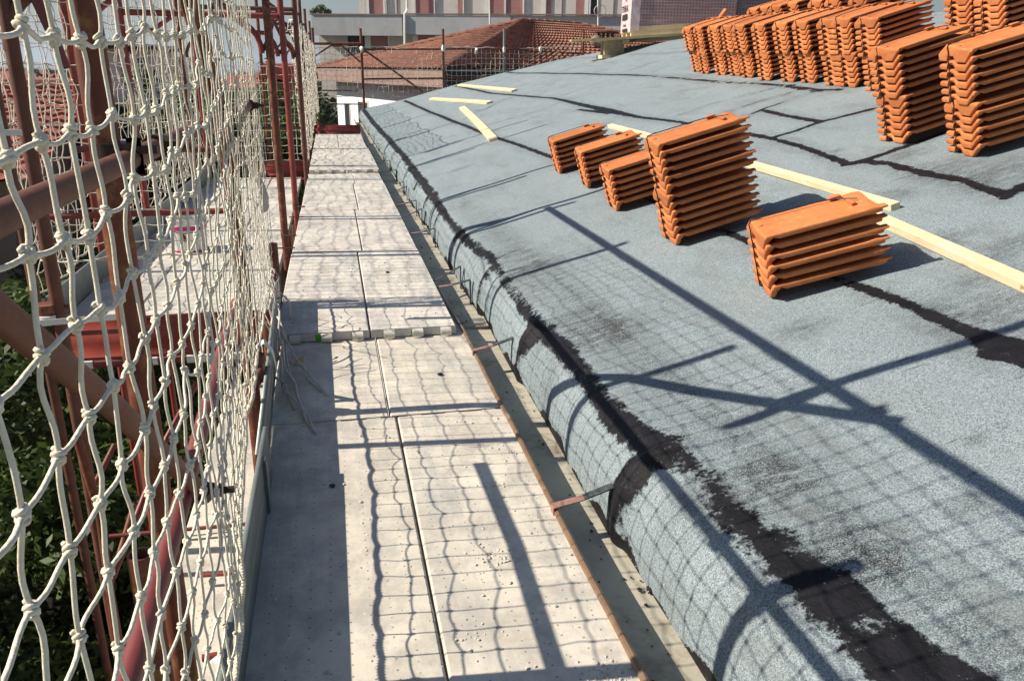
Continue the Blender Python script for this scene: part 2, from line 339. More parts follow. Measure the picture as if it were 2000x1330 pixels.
tl((1493,216,.03),(1540,226,.03),(1600,237,.032)); tl((1445,188,.014),(1540,166,.02),(1600,178,.02)); tl((1560,176,.012),(1480,200,.014),(1410,224,.01))
tl((1640,176,.04),(1600,177,.04),(1560,172,.034),(1480,163,.034),(1400,160,.034),(1290,150,.034),(1200,146,.036),(1090,144,.036),(1000,143,.04),(985,140,.05))
for q in ([(767,270),(900,236),(1000,190)], [(900,217),(950,205),(1000,189)], [(947,246),(1020,226),(1075,211)], [(1082,191),(1135,176)], [(940,169),(1007,147),(1095,117),(1125,110)], [(1082,144),(1165,120)], [(1192,149),(1277,122)], [(1232,107),(1345,102)], [(1095,117),(1165,112)], [(1327,225),(1400,201)], [(920,222),(965,206)]):
    tl(*[(a, b, .011) for a, b in q])
for q, w in (([(1469,222),(1492,213),(1540,198)], .024), ([(1505,270),(1555,256),(1600,239),(1640,228),(1705,212)], .034), ([(1652,322),(1691,313),(1740,296),(1790,278),(1850,258)], .036), ([(1960,385),(1985,372),(2010,362)], .03), ([(1590,180),(1540,196)], .012), ([(1130,215),(1190,222)], .03), ([(2000,680),(1940,690)], .05), ([(1870,640),(1955,680)], .02)):
    tl(*[(a, b, w) for a, b in q])
JY = [(2.20, .055), (3.72, .05), (4.93, .022), (6.22, .026), (7.25, .02), (8.25, .018), (9.3, .016), (10.4, .015), (11.6, .015), (12.9, .015), (14.4, .015), (16.2, .015), (18.2, .015), (20.3, .015), (22.5, .015)]
for y, h in JY:
    k = 1.0 if h < .03 else 1.25
    TARL.append([(-.30, y+.02*k, h*.55), (-.2, y+.01, h*.6), (-.13, y, h*.8), (-.07, y-.01, h*.7)])
TARL.append([(-.27, 2.24, .03), (-.2, 2.26, .05), (-.12, 2.24, .045), (-.05, 2.2, .035)]); TARL.append([(-.02, 3.64, .03), (-.07, 3.66, .05), (-.14, 3.74, .06)])
def tarfield(U, Y):
    D = np.full(U.shape, 9.0)
    for pl in TARL:
        for (u0, y0, h0), (u1, y1, h1) in zip(pl[:-1], pl[1:]):
            hm = max(h0, h1)+.32
            msk = (U > min(u0, u1)-hm) & (U < max(u0, u1)+hm) & (Y > min(y0, y1)-hm) & (Y < max(y0, y1)+hm)
            if not msk.any(): continue
            a, b = U[msk], Y[msk]; dx, dy = u1-u0, y1-y0; L = dx*dx+dy*dy
            t = np.clip(((a-u0)*dx+(b-y0)*dy)/max(L, 1e-9), 0, 1)
            d = np.hypot(a-u0-t*dx, b-y0-t*dy)-(h0+(h1-h0)*t)
            D[msk] = np.minimum(D[msk], d)
    return np.minimum(D, .3)
# hip edge of the roof, (x, y): the slope ends there
HIP = [(-2, 27.6), (.8, 27.4), (2.2, 25.2), (3.6, 24.6), (5.06, 22.9), (6.3, 20.9), (6.9, 18.6), (7.5, 15.4), (7.6, 10), (7.6, -3)]
def ymax_at(x):
    if x >= 7.5: return 15.4
    for (a, b), (c, d) in zip(HIP[:-1], HIP[1:]):
        if a <= x <= c and c > a: return b+(d-b)*(x-a)/(c-a)
    return 15.4
ss = [p[0] for p in EAVE]+list(np.arange(.05, 3.2, .028))+list(np.arange(3.2, 6.75, .075))
ts = np.concatenate([np.arange(-2, .9, .12), np.arange(.9, 6, .028), np.arange(6, 12, .05), np.arange(12, 27.41, .1)])
ts = ts/27.4
gU = np.zeros((len(ss), len(ts))); gY = gU.copy(); gX = gU.copy(); gZ = gU.copy()
ex = {p[0]: p for p in EAVE}
for i, s_ in enumerate(ss):
    if s_ in ex: x, z = ex[s_][1:]
    else: x, z = 1.14+s_*math.cos(SA), .25+s_*math.sin(SA)
    ym = ymax_at(max(x, .85)); k = np.where(ts > .45, ts*(ym/27.4)*1.0, ts)
    k = np.where(ts > .45, .45+(ts-.45)*((ym/27.4)-.45)/(1-.45), ts)
    y = k*27.4
    gU[i] = s_; gY[i] = y; gX[i] = x; gZ[i] = z
# sagging eave, lumps at the lapped joints
ph = .006*np.sin(gY*1.7)+.004*np.sin(gY*4.1+1)
ew = np.clip((.02-gU)/.2, 0, 1)
gX += ew*(ph-.004); gZ += ew*ph*.8
for y, h in JY:
    lap = np.exp(-((gY-y)/.035)**2)*np.clip((.25-gU)/.3, 0, 1)
    gX -= lap*.02; gZ += lap*.03
    step = np.clip((gY-y)/.03, -1, 1)*np.exp(-np.abs(gY-y)/.3)*np.clip((.12-gU)/.25, 0, 1); gZ += step*.014; gX -= step*.012
gZ += .004*np.sin(gX*3.3+gY*.7)*np.sin(gY*1.3)+.003*np.sin(gX*9+gY*2)
tar = tarfield(gU, gY)
under = np.clip((-.27-gU)/.05, 0, 1)*.35            # tarred lower hem of the felt
tar = np.where(gU < -.25, np.minimum(tar, .06-under*.3+.02*np.sin(gY*23)+.03*np.sin(gY*7.7)), tar)
l1 = np.interp(gY, [1.2, 2, 5, 8, 26], [.02, .0, -.04, -.08, .0])
SMR = [(1930, 505, .12), (1975, 480, .12), (1050, 520, .14), (1000, 497, .1), (1180, 650, .2), (1120, 640, .14), (1850, 330, .2), (1780, 300, .10), (1950, 335, .25), (1620, 300, .08), (1950, 600, .22), (1480, 940, .15), (1650, 1090, .14), (1890, 985, .05), (1900, 860, .035), (1720, 800, .03), (1840, 470, .12), (1930, 545, .14), (1570, 640, .1), (1500, 430, .08), (1750, 380, .14), (1450, 300, .1), (1300, 350, .08), (1240, 300, .1), (1160, 250, .16), (900, 330, .12), (1090, 700, .1)]
smr = np.zeros(gU.shape)
for (px, py, rr) in SMR:
    u_, y_ = rf(px, py); smr = np.maximum(smr, np.clip(1.25-np.hypot((gU-u_)/1.5, gY-y_)/rr, 0, 1))
smear = smr*.85+np.clip(1-np.abs(gU-l1-.14)/.16, 0, 1)*(gU > l1)*np.clip((9-gY)/4, 0, 1)*.9+np.clip(1-tar/.12, 0, 1)*.55*(gU > .25)
b = MB(); ni, nj = gU.shape
vs = np.stack([gX, gY, gZ], -1).reshape(-1, 3)
b.v = [tuple(p) for p in vs.tolist()]
b.f = [(i*nj+j, (i+1)*nj+j, (i+1)*nj+j+1, i*nj+j+1) for i in range(ni-1) for j in range(nj-1)]; b.mi = [0]*len(b.f)
roof = b.build('roof', MT['felt'], house, auto=0)
for nm, arr in (('tar', tar), ('smear', smear)):
    a = roof.data.attributes.new(nm, 'FLOAT', 'POINT'); a.data.foreach_set('value', arr.reshape(-1).astype(np.float32))
# far slopes beyond the hip and ridge
b = MB(); edge = [(float(gX[i, -1]), float(gY[i, -1]), float(gZ[i, -1])) for i in range(0, ni, 6)]+[(float(gX[-1, -1]), float(gY[-1, -1]), float(gZ[-1, -1]))]+[(float(gX[-1, 0]), -2., float(gZ[-1, 0]))]
out = [(e[0]+.6, e[1]+1.2+.15*max(e[2], 0), e[2]-.45-.1*max(e[2], 0)) for e in edge[:-2]]+[(edge[-2][0]+3.5, edge[-2][1]+3, edge[-2][2]-1.5), (edge[-1][0]+4.5, -2, edge[-1][2]-1.6)]
n = len(edge); b.add(edge+out, [(i, i+1, n+i+1, n+i) for i in range(n-1)])
b.build('back_slope', MT['felt'], house)
b = MB(); b.box((1.05, -2, -9), (1.3, 26.6, -.14)); b.box((1.3, 26.35, -9), (11, 26.6, -.3)); b.box((.94, -2, -.14), (1.05, 26.6, -.02)); b.box((10.75, -2, -9), (11, 26.35, .0))
b.build('wall', MT['wallcream'], house)
def gx(y): return float(np.interp(y, [0, 4.3, 4.75, 5.3, 9, 14, 26], [.685, .683, .668, .646, .642, .65, .685]))
ys = list(np.arange(-1.5, 8, .1))+list(np.arange(8, 25.6, .4))
b = MB(); prof = [(.0, .006), (.0, -.055), (.012, -.098), (.03, -.104), (.225, -.104), (.24, -.09), (.243, .03)]
vs = []; 
for y in ys:
    g0 = gx(y)+.002*math.sin(y*5); 
    for (dx, z) in prof: vs.append((g0+dx if dx < .1 else .675+dx, y, z+.002*math.sin(y*3+dx*20)))
k = len(prof); b.add(vs, [(i*k+j, i*k+j+1, (i+1)*k+j+1, (i+1)*k+j) for i in range(len(ys)-1) for j in range(k-1)])
gut = b.build('gutter', MT['gutter'], house, auto=30)
gutj = [4.66, 9.4]
md = gut.modifiers.new('thick', 'SOLIDIFY'); md.thickness = .003; md.offset = -1
for yj in gutj:
    b = MB()
    for (dx, z), (dx2, z2) in zip(prof[:-1], prof[1:]):
        xa_, xb_ = [(gx(yj)+d if d < .1 else .675+d) for d in (dx, dx2)]; b.add([(xa_+.002, yj-.03, z+.003), (xb_+.002, yj-.03, z2+.003), (xb_+.002, yj+.03, z2+.003), (xa_+.002, yj+.03, z+.003)], [(0, 1, 2, 3)])
    b.build('joint_strip', MT['lip'], gut, auto=20)
b = MB(); b.tube([(gx(y)-.004+.002*math.sin(y*5), y, .006+.0015*math.sin(y*9)) for y in ys], .0115, 8)
b.obox((gx(1)-.006, -1.5, -.09), (.003, 0, 0), (0, 5.8, 0), (0, 0, .095))
b.build('gutter_lip', MT['lip'], gut)
def strap(y, skew=0., tarry=.5, ln=.235):
    g0 = gx(y); r_ = MB(); z0 = .024; w = .017
    r_.obox((g0-.02, y-w, -.06), (.004, 0, 0), (0, 2*w, 0), (0, 0, z0+.06)); r_.obox((g0-.02, y-w, z0), (ln*.5, skew*.5, .012), (0, 2*w, 0), (0, 0, .004))
    r_.blob((g0+.05, y, z0+.008), .006, .006, .004, 6, 4)
    o = r_.build('bracket', MT['copper'] if tarry < .9 else MT['tarry'], gut)
    t_ = MB(); t_.obox((g0-.02+ln*.5, y-w+skew*.5, z0+.0135), (ln*.55, skew*.5, .03), (0, 2*w, 0), (0, 0, .005))
    t_.obox((g0-.02+ln*1.03, y-w+skew, z0-.20), (.006, 0, 0), (0, 2*w, 0), (0, 0, .24)); t_.build('bracket', MT['tarry'], gut)
for y, sk, ta in ((.35, 0, .2), (2.27, .03, .2), (3.886, .05, .2), (5.2, .0, .2), (5.357, .25, .95), (7.1, .0, .4), (7.9, .3, .95), (8.75, .0, .4), (9.6, .3, .95), (10.3, .0, .95), (11.6, .0, .9), (12.9, .0, .9), (14., .0, .9), (16., .0, .9), (18, 0, .9), (20.4, 0, .9), (23, 0, .9)): strap(y, sk, ta)
b = MB()
for i in range(120):
    y = 1.3+rnd.random()**1.6*9; x = rnd.uniform(.72, .905); s_ = rnd.choice([.003, .004, .004, .006, .009])
    b.blob((x, y, -.1015+s_*.4), s_, s_*rnd.uniform(.8, 1.8), s_*.6, 6, 4, .3)
for (x, y, s_) in ((.90, 2.05, .012), (.89, 1.92, .011), (.90, 1.66, .009), (.86, 1.93, .008)): b.blob((x, y, -.096), s_, s_, s_*.6, 8, 5, .35)
tag(b.build('tar_crumbs', MT['tarbit'], auto=0), 'black tar crumbs and lumps lying along the gutter bottom', 'debris', kind='stuff')

# ------------------------------------------------------------ walkway planks
def plank(x0, x1, y0, y1, z, label, far=False, hooks=True, yaw=0., green=(), mat_=None):
    w = x1-x0; cx, cy = (x0+x1)/2, y0
    o = MB(); t = .004; hgt = .052
    prof = [(-w/2+.012, -hgt), (-w/2, -hgt), (-w/2, -.006), (-w/2+.006, 0), (w/2-.006, 0), (w/2, -.006), (w/2, -hgt), (w/2-.012, -hgt), (w/2-.012, -.012), (-w/2+.012, -.012)]
    L = y1-y0; k = len(prof); vs = []
    for yy in (0, L): vs += [(cx+p[0], y0+yy, z+p[1]) for p in prof]
    o.add(vs, [(i, (i+1) % k, k+(i+1) % k, k+i) for i in range(k)]); o.add([(cx-w/2, y0, z-.002), (cx+w/2, y0, z-.002), (cx+w/2, y0, z-hgt+.004), (cx-w/2, y0, z-hgt+.004)], [(0, 3, 2, 1)])
    ob = o.build('scaffold_plank', mat_ or (MT['plankfar'] if far else MT['plank']), loc=(cx, y0, z), auto=25)
    tag(ob, label, 'scaffold plank', 'steel planks along the roof edge walkway')
    if hooks:
        for i in range(3):
            hx = cx-w/2+w*(i+.5)/3+.02; h = MB(); hw = .03
            arc = [(-.002, -.004), (-.022, -.006), (-.034, -.018), (-.036, -.034), (-.030, -.046)]
            vs = [(hx-hw, y0+a, z+c) for a, c in arc]+[(hx+hw, y0+a, z+c) for a, c in arc]; n_ = len(arc)
            h.add(vs, [(q, q+1, n_+q+1, n_+q) for q in range(n_-1)]); h.add([vs[0], vs[n_-1], vs[2*n_-1], vs[n_]], [(0, 1, 2, 3)])
            h.add(vs[:n_], [tuple(range(n_))]); h.add(vs[n_:], [tuple(range(n_))[::-1]])
            h.build('hook', MT['tin'], ob, auto=50)
        for gx_ in green:
            h = MB(); h.box((gx_-.028, y0-.0035, z-.048), (gx_+.028, y0-.0005, z-.010)); h.build('paint_mark', MT['green'], ob)
    if yaw: ob.rotation_euler.z = yaw
    return ob
plank(-.318, .199, 1.16, 3.165, 0, 'nearest steel plank on the outer side, half shaded by the toe board')
plank(.207, .690, 1.16, 3.165, 0, 'nearest steel plank beside the gutter, crossed by net shadow')
plank(-.318, .199, -.86, 1.14, 0, 'steel plank on the outer side underfoot, just before the nearest visible one', hooks=False)
plank(.207, .690, -.86, 1.14, 0, 'steel plank beside the gutter underfoot, just before the nearest visible one', hooks=False)
plank(-.345, .170, 3.178, 5.2, .002, 'short showing steel plank on the outer side, tucked under the raised plank step', green=())
plank(.178, .680, 3.178, 5.2, .002, 'short showing steel plank by the gutter, tucked under the raised plank step')
zf = .055
PL = [(4.245, 6.315), (6.325, 8.31), (8.32, 10.28)]
nm = ['first', 'second', 'third']
for i, (a, c) in enumerate(PL):
    dx = .045*i
    plank(-.372+.004*i, .138+dx*.9, a, c, zf, '%s raised steel plank on the outer side beyond the step' % nm[i], True, green=((-.13,) if i == 0 else ()))
    plank(.147+dx*.9, .630-.004*i, a, c, zf, '%s raised steel plank next to the gutter beyond the step' % nm[i], True, green=((.40,) if i == 0 else ()))
plank(-.36, .245, 10.29, 11.36, zf, 'fourth raised plank on the outer side, a short one', True)
plank(.255, .615, 10.29, 11.36, zf, 'fourth raised plank next to the gutter, a short one', True)
plank(-.345, .165, 11.37, 14.6, zf+.05, 'far steel plank on the outer side, before the end of the walkway', True)
plank(.175, .62, 11.37, 14.6, zf+.05, 'far steel plank next to the gutter, before the end of the walkway', True)
plank(-.345, .10, 14.61, 17.9, zf+.05, 'last steel plank on the outer side, reaching the red end board', True)
plank(.11, .6, 14.61, 17.9, zf+.05, 'last steel plank next to the gutter, reaching the red end board', True)
b = MB()
for i in range(330):
    y = 1.2+rnd.random()**1.4*3.0; x = rnd.uniform(-.25, .66); s_ = rnd.choice([.0015, .002, .0025, .003, .004, .006])
    if y > 3.1: continue
    b.blob((x, y, s_*.35), s_, s_*rnd.uniform(.8, 1.7), s_*.6, 6, 4, .35)
for (cx, cy, n_) in ((.42, 2.05, 40), (.60, 1.50, 60), (.64, 2.75, 14), (.30, 1.72, 14), (.5, 2.5, 12)):
    for i in range(n_):
        s_ = rnd.uniform(.0015, .005); b.blob((cx+rnd.gauss(0, .035), cy+rnd.gauss(0, .03), s_*.4), s_, s_*1.4, s_*.6, 6, 4, .35)
tag(b.build('mortar_crumbs', MT['crumb']), 'pale mortar crumbs scattered over the nearest planks', 'debris', kind='stuff')
b = MB()
for i in range(150):
    y = 4.3+rnd.random()*2; x = rnd.uniform(-.33, .58); s_ = rnd.choice([.002, .003, .003, .005]); b.blob((x, y, zf+s_*.3), s_, s_*1.4, s_*.5, 5, 4, .3)
b.blob((-.075, 2.60, .006), .011, .012, .007, 8, 5, .3); b.blob((.455, 3.62, .008), .013, .015, .006, 8, 5, .3); b.blob((.33, 5.55, zf+.005), .012, .02, .006, 7, 4, .3)
tag(b.build('tar_specks', MT['tarbit']), 'black tar specks dropped on the steel planks', 'debris', kind='stuff')

# ------------------------------------------------------------ toe boards
def toe(p0, p1, h, label, matn, ribs=0, thick=.014, inner=1):
    p0, p1 = np.array(p0, float), np.array(p1, float); d = p1-p0; L = np.linalg.norm(d); d /= L; nrm = np.array([d[1], -d[0], 0])*inner
    if ribs: pr = [(.0, 0)]+sum([[(.012*((i+1) % 2), h*(i+.15)/ribs), (.012*((i+1) % 2), h*(i+.85)/ribs)] for i in range(ribs)], [])+[(.0, h), (.02, h), (.02, h-.012)]
    else: pr = [(.016, .0015), (.0, .001), (.0, h*.45), (.003, h*.47), (.003, h*.53), (0, h*.55), (0, h), (.014, h+.001), (.014, h-.016)]
    b = MB(); vs = []
    for q in (p0, p1): vs += [q+nrm*(-a)+np.array([0, 0, z]) for a, z in pr]
    k = len(pr); b.add(vs, [(i, i+1, k+i+1, k+i) for i in range(k-1)])
    o = b.build('toe_board', MT[matn], auto=12); md = o.modifiers.new('thick', 'SOLIDIFY'); md.thickness = .003; md.offset = 0
    return tag(o, label, 'toe board', 'toe boards of the scaffold')
toe((-.2935, .2, .0), (-.2940, 2.72, .0), .205, 'nearest galvanised toe board standing on the outer plank edge', 'galv')
toe((-.304, 2.50, .004), (-.375, 4.9, .03), .20, 'second galvanised toe board, lapped behind the nearest one', 'galv')
b = MB(); b.obox((-.296, 2.46, .0), (.012, 0, 0), (0, .035, 0), (0, 0, .2)); b.obox((-.284, 2.455, .005), (.003, 0, 0), (0, .05, 0), (0, 0, .19))
tag(b.build('toe_board_clip', MT['galv']), 'flat upright galvanised clip where the two near toe boards lap', 'clip')
toe((-.36, 17.93, .10), (.60, 17.93, .10), .19, 'red toe board closing the far end of the walkway', 'redpaint', 3)
toe((-1.70, 4.9, -.255), (-.42, 4.9, -.255), .262, 'dark red ribbed board across the near end of the side bay', 'redpaint', 3)
toe((-1.15, 11.95, -.04), (-.43, 11.95, -.04), .2, 'dark red board across the far end of the side bay', 'redpaint', 3)
# ------------------------------------------------------------ roof tiles in strapped packs
TL, PITCHT = .48, .0472
def tile_mesh(name, top):
    mid = [(.0, .062), (.014, .066), (.062, .012), (.132, .010), (.152, .036), (.196, .036), (.206, .010), (.262, .008), (.268, .03)]
    if top: upper = [(.0, .080), (.020, .084), (.05, .078), (.112, .080), (.136, .086), (.170, .098), (.205, .096), (.240, .078), (.268, .046)]
    else: upper = [(.0, .082), (.014, .086), (.062, .038), (.132, .037), (.152, .057), (.196, .056), (.206, .036), (.262, .033), (.268, .03)]
    lower_end = [(.0, .060), (.014, .056), (.062, .0), (.132, .0), (.152, .032), (.196, .032), (.206, .002), (.262, .002), (.268, .01)]
    flat = [(.0, .081), (.018, .085), (.045, .078), (.112, .078), (.136, .083), (.170, .094), (.205, .092), (.240, .074), (.268, .048)]
    fl = [(v, w-(.023 if v < .016 else .018 if v < .03 else .013)) for v, w in flat]; k = len(mid)
    KW = 1.19; mid, upper, lower_end, flat, fl = [[(v*KW, w) for v, w in q_] for q_ in (mid, upper, lower_end, flat, fl)]
    def fit(pr): return [(v, float(np.interp(v, [p[0] for p in pr], [p[1] for p in pr]))) for v, _ in mid]
    flat, fl = fit(flat), fit(fl)
    if top: upper = fit(upper)
    st = [(-.004, [(v, w-.006) for v, w in upper], [(v, w+.004) for v, w in lower_end], 0), (.003, upper, lower_end, 0), (.020, upper, lower_end, 0), (.030, upper, [(v, w-.012) for v, w in upper], 0), (.055, flat, fl, 0), (.30, flat, fl, 0), (TL-.06, flat, fl, 0), (TL-.02, [(v, w+.004) for v, w in flat], [(v, w-.003) for v, w in fl], 0), (TL+.015, [(v, w-.001) for v, w in flat], [(v, w+.001) for v, w in fl], 0)]
    b = MB(); vs = []
    for (u, up, lo, dz) in st:
        vs += [(u, v, w+dz) for v, w in up]+[(u, v, w) for v, w in lo[::-1]]
    n = 2*k; fs = []
    for s in range(len(st)-1):
        for j in range(n): fs.append((s*n+j, s*n+(j+1) % n, (s+1)*n+(j+1) % n, (s+1)*n+j))
    fs += [tuple(range(n))[::-1], tuple(range((len(st)-1)*n, len(st)*n))]
    b.add(vs, fs)
    # pointed side lug at the head of the tile
    b.add([(TL-.05, .0, .062), (TL+.038, -.004, .074), (TL+.038, .03, .076), (TL-.05, .04, .062), (TL-.05, .0, .08), (TL+.036, -.003, .082), (TL+.036, .03, .084), (TL-.05, .04, .084)], [(0, 1, 5, 4), (1, 2, 6, 5), (2, 3, 7, 6), (4, 5, 6, 7), (3, 2, 1, 0)])
    if top:
        b.obox((TL-.13, .20, .094), (.05, 0, 0), (0, .03, 0), (-.0, 0, .016)); b.obox((TL-.075, .10, .084), (.02, 0, 0), (0, .09, 0), (0, 0, .012))
        b.blob((.016, .15, .082), .02, .014, .010, 8, 5)
    me = bpy.data.meshes.new(name); me.from_pydata(b.v, [], b.f); me.materials.append(MT['tile'])
    bm = bmesh.new(); bm.from_mesh(me); bmesh.ops.recalc_face_normals(bm, faces=bm.faces); 
    bmesh.ops.bevel(bm, geom=[e for e in bm.edges if e.calc_face_angle(0) > .6], offset=.0035, segments=2, affect='EDGES', profile=.6)
    bm.to_mesh(me); bm.free()
    me.polygons.foreach_set('use_smooth', [True]*len(me.polygons)); me.update(); me.set_sharp_from_angle(angle=R(50)); return me
TM, TMT = tile_mesh('roof_tile', False), tile_mesh('roof_tile_top', True)
sb = MB(); H = 6*PITCHT
zz = []
for i in range(6):
    zz += [(-.007, .212+.008*(i % 2), .030+i*PITCHT), (-.007, .222-.008*(i % 2), .055+i*PITCHT)]
sb.tube([(.05, .222, H+.057), (.0, .222, H+.052), (-.009, .219, H+.035)]+zz[::-1]+[(-.006, .222, .012), (.05, .222, .006)], .0032, 5)
sb.tube([(-.004, .222, H+.045), (.02, .214, H+.056), (.08, .208, H+.058), (.3, .206, H+.0585), (TL-.15, .202, H+.058), (TL-.1, .19, H+.055), (TL-.03, .14, H+.050)], .0028, 5)
SM = bpy.data.meshes.new('strap'); SM.from_pydata(sb.v, [], sb.f); SM.materials.append(MT['black'])
def pack(u, v, w, rot, label, group, lean=0.):
    t = thing('roof_tile_pack', label, 'roof tiles', rw(u, v, w), group)
    Z = RN; X = RU*math.cos(rot)+np.array([0, 1, 0])*math.sin(rot); Y = np.cross(Z, X)
    M_ = Matrix(((X[0], Y[0], Z[0]), (X[1], Y[1], Z[1]), (X[2], Y[2], Z[2])))
    t.rotation_euler = M_.to_euler()
    for i in range(6):
        o = bpy.data.objects.new('roof_tile', TMT if i == 5 else TM); COL.objects.link(o); o.parent = t
        o.location = (rnd.uniform(-.003, .003)-lean*i, rnd.uniform(-.003, .003), i*PITCHT); o.rotation_euler = (rnd.uniform(-.008, .008), rnd.uniform(-.002, .002), rnd.uniform(-.010, .010))
    o = bpy.data.objects.new('strap', SM); COL.objects.link(o); o.parent = t
    o.location = (-lean*2, 0, 0)
    return t
def aim(p0, p1, w):
    a, b = rf(*p0, w), rf(*p1, w); return math.atan2(b[1]-a[1], b[0]-a[0])
G = 'strapped packs of six clay roof tiles'
PH = 6*PITCHT+.016
a = rf(1499, 585); pack(a[0], a[1]-.074, 0, R(-13), 'nearest single pack of orange roof tiles, in front of the two high stack', G)
a = rf(1319, 481); r0 = R(-4)
pack(a[0], a[1]-.074, 0, r0, 'lower pack of orange roof tiles under the free standing two high stack', G)
pack(a[0]-.005, a[1]-.088, PH, r0-.05, 'upper pack of orange roof tiles on the free standing two high stack', G)
for (p, q0, q1, lab) in (((1093, 341), (1082, 276), (1188, 245), 'farthest small single pack of orange tiles, at the batten end'),
                         ((1148, 369), (1138, 295), (1258, 259), 'middle one of the three small single packs of orange tiles'),
                         ((1203, 414), (1190, 333), (1280, 308), 'single pack of orange tiles partly hidden behind the two high stack')):
    a = rf(*p); pack(a[0], a[1]-.07, 0, R(-5), lab, G)
for (p, q0, q1, lab) in (((1763, 282), (1739, 103), (1888, 61), 'farther one of the right hand pair of stacks'), ((1898, 309), (1880, 103), (2000, 65), 'stack cut by the right picture edge')):
    a = rf(*p); r0 = R(-2 if p[0] < 1800 else -9)
    pack(a[0], a[1]-.066, 0, r0, 'lower pack of orange tiles in the '+lab, G); pack(a[0]-.01, a[1]-.06, PH, r0, 'upper pack of orange tiles in the '+lab, G)
ORD = ['first', 'second', 'third', 'fourth', 'fifth', 'sixth', 'seventh', 'eighth', 'ninth', 'tenth', 'eleventh', 'twelfth']
for i, (zx, zy) in enumerate([(185, 725), (270, 745), (440, 760), (585, 770), (715, 785), (890, 815), (1125, 830), (1330, 845), (1600, 870), (1745, 885), (2030, 925)]):
    a = rf(1330+.195*zx, .195*zy); r0 = -.03+rnd.uniform(-.03, .03)
    nmx = '%s stack of the long row from the pallet end' % ORD[i]
    pack(a[0], a[1]-.066, 0, r0, 'bottom pack of orange tiles, '+nmx, G); pack(a[0]-.02+rnd.uniform(-.02, .02), a[1]-.066+rnd.uniform(-.02, .02), PH, r0+rnd.uniform(-.02, .02), 'top pack of orange tiles, '+nmx, G)
for i, (px, py) in enumerate([(1478, 15), (1500, 11), (1524, 9), (1557, 2), (1605, -2), (1640, -6), (1690, -9)]):
    a = rf(px, py, .63); nmx = '%s stack of the row behind the long row' % ORD[i]
    u_ = min(a[0], 6.3)
    pack(a[0], a[1], 0, -.03, 'bottom pack of orange tiles, '+nmx, G); pack(a[0], a[1], PH, -.03, 'top pack of orange tiles, '+nmx, G)
for i, (px, py) in enumerate([(1895, 62), (1960, 66)]):
    a = rf(px, py, .33); nmx = '%s stack upslope of the right hand pair' % ORD[i]
    for k in range(3):
        pack(a[0], a[1]-.03, k*PH, -.04, '%s pack of orange tiles, ' % ['bottom', 'middle', 'top'][k]+nmx, G)

# ------------------------------------------------------------ battens on the slope
def batten(p0, p1, wd, th, label, bend=0., name='batten', lift=.002):
    (u0, y0), (u1, y1) = p0, p1; L = math.hypot(u1-u0, y1-y0); du, dy = (u1-u0)/L, (y1-y0)/L
    b = MB(); n = 10; vs = []
    for i in range(n+1):
        t = i/n; k = bend*math.sin(math.pi*t)
        for s, w in ((-wd/2, lift), (wd/2, lift), (wd/2, th+lift), (-wd/2, th+lift)):
            vs.append(rw(u0+du*L*t-dy*(s+k), y0+dy*L*t+du*(s+k), w))
    fs = [(i*4+j, i*4+(j+1) % 4, i*4+4+(j+1) % 4, i*4+4+j) for i in range(n) for j in range(4)]+[(3, 2, 1, 0), (n*4, n*4+1, n*4+2, n*4+3)]
    b.add(vs, fs); o = b.build(name, MT['wood'], auto=40)
    bv = o.modifiers.new('edge', 'BEVEL'); bv.width = .003; bv.segments = 2; bv.limit_method = 'ANGLE'
    return tag(o, label, 'timber batten', 'loose pine battens on the roof')
batten(rf(1192, 250), rf(1750, 412), .055, .04, 'long pale batten behind the two high tile stack, ending by the nearest pack', .02)
batten(rf(1690, 423), rf(2085, 602), .06, .042, 'pale batten running from behind the nearest tile pack out of the picture at the right')
batten(rf(897, 168), rf(1005, 179), .13, .035, 'farthest short pale batten lying along the far edge of the slope')
batten(rf(843, 195), rf(957, 203), .13, .04, 'short pale batten lying nearly level, second from the far edge')
batten(rf(903, 213), rf(965, 277), .12, .045, 'crooked pale batten lying along the roof, laid over a tar seam', .012)

# ------------------------------------------------------------ wrapped pallet on the timber platform
pz = 2.10
pf = thing('timber_platform', 'yellow board platform carrying the wrapped pallet, levelled over the slope', 'platform', (6.3, 16.8, 1.8))
b = MB(); A_, B_ = ay(1155, 81, 17.2), ay(1450, 63, 16.7)
pw = np.array([.9, 1.7, 0.]); b.obox(A_, B_-A_, pw, (0, 0, .05)); b.obox(A_+np.array([-.3, .5, .0]), (1.2, -.3, .06), (.05, .3, 0), (0, 0, .045))
b.build('board', MT['yboard'], pf)
b = MB(); q = np.array([*rw(*rf(1198, 110), .0)]); 
b.obox(q+np.array([-.30, -.12, -.06]), (.6, 0, .0), (0, .42, 0), (0, 0, .07)); b.build('sole_plate', MT['wood'], pf)
b = MB(); b.obox(q+np.array([-.22, -.02, .012]), (.45, 0, 0), (0, .05, 0), (0, 0, .34)); b.obox(q+np.array([-.22, .2, .012]), (.45, 0, 0), (0, .05, 0), (0, 0, .34)); b.obox(q+np.array([-.19, .03, .012]), (.03, 0, 0), (0, .17, 0), (0, 0, .34)); b.obox(q+np.array([.17, .03, .012]), (.03, 0, 0), (0, .17, 0), (0, 0, .34))
b.build('trestle', MT['oldwood'], pf)
b = MB(); b.obox(q+np.array([.18, -.08, .25]), (.14, 0, 0), (0, .5, 0), (0, 0, .10)); b.obox(q+np.array([-.28, -.08, .3]), (.1, 0, 0), (0, .5, 0), (0, 0, .06)); b.build('bearer', MT['wood'], pf)
PA = A_+(B_-A_)*.245+pw*.12; PB = A_+(B_-A_)*.95+pw*.12; X = PB-PA; Ld = np.linalg.norm(X); X /= Ld; X[2] += .0; Yv = np.array([-X[1], X[0], 0]); Yv /= np.linalg.norm(Yv)
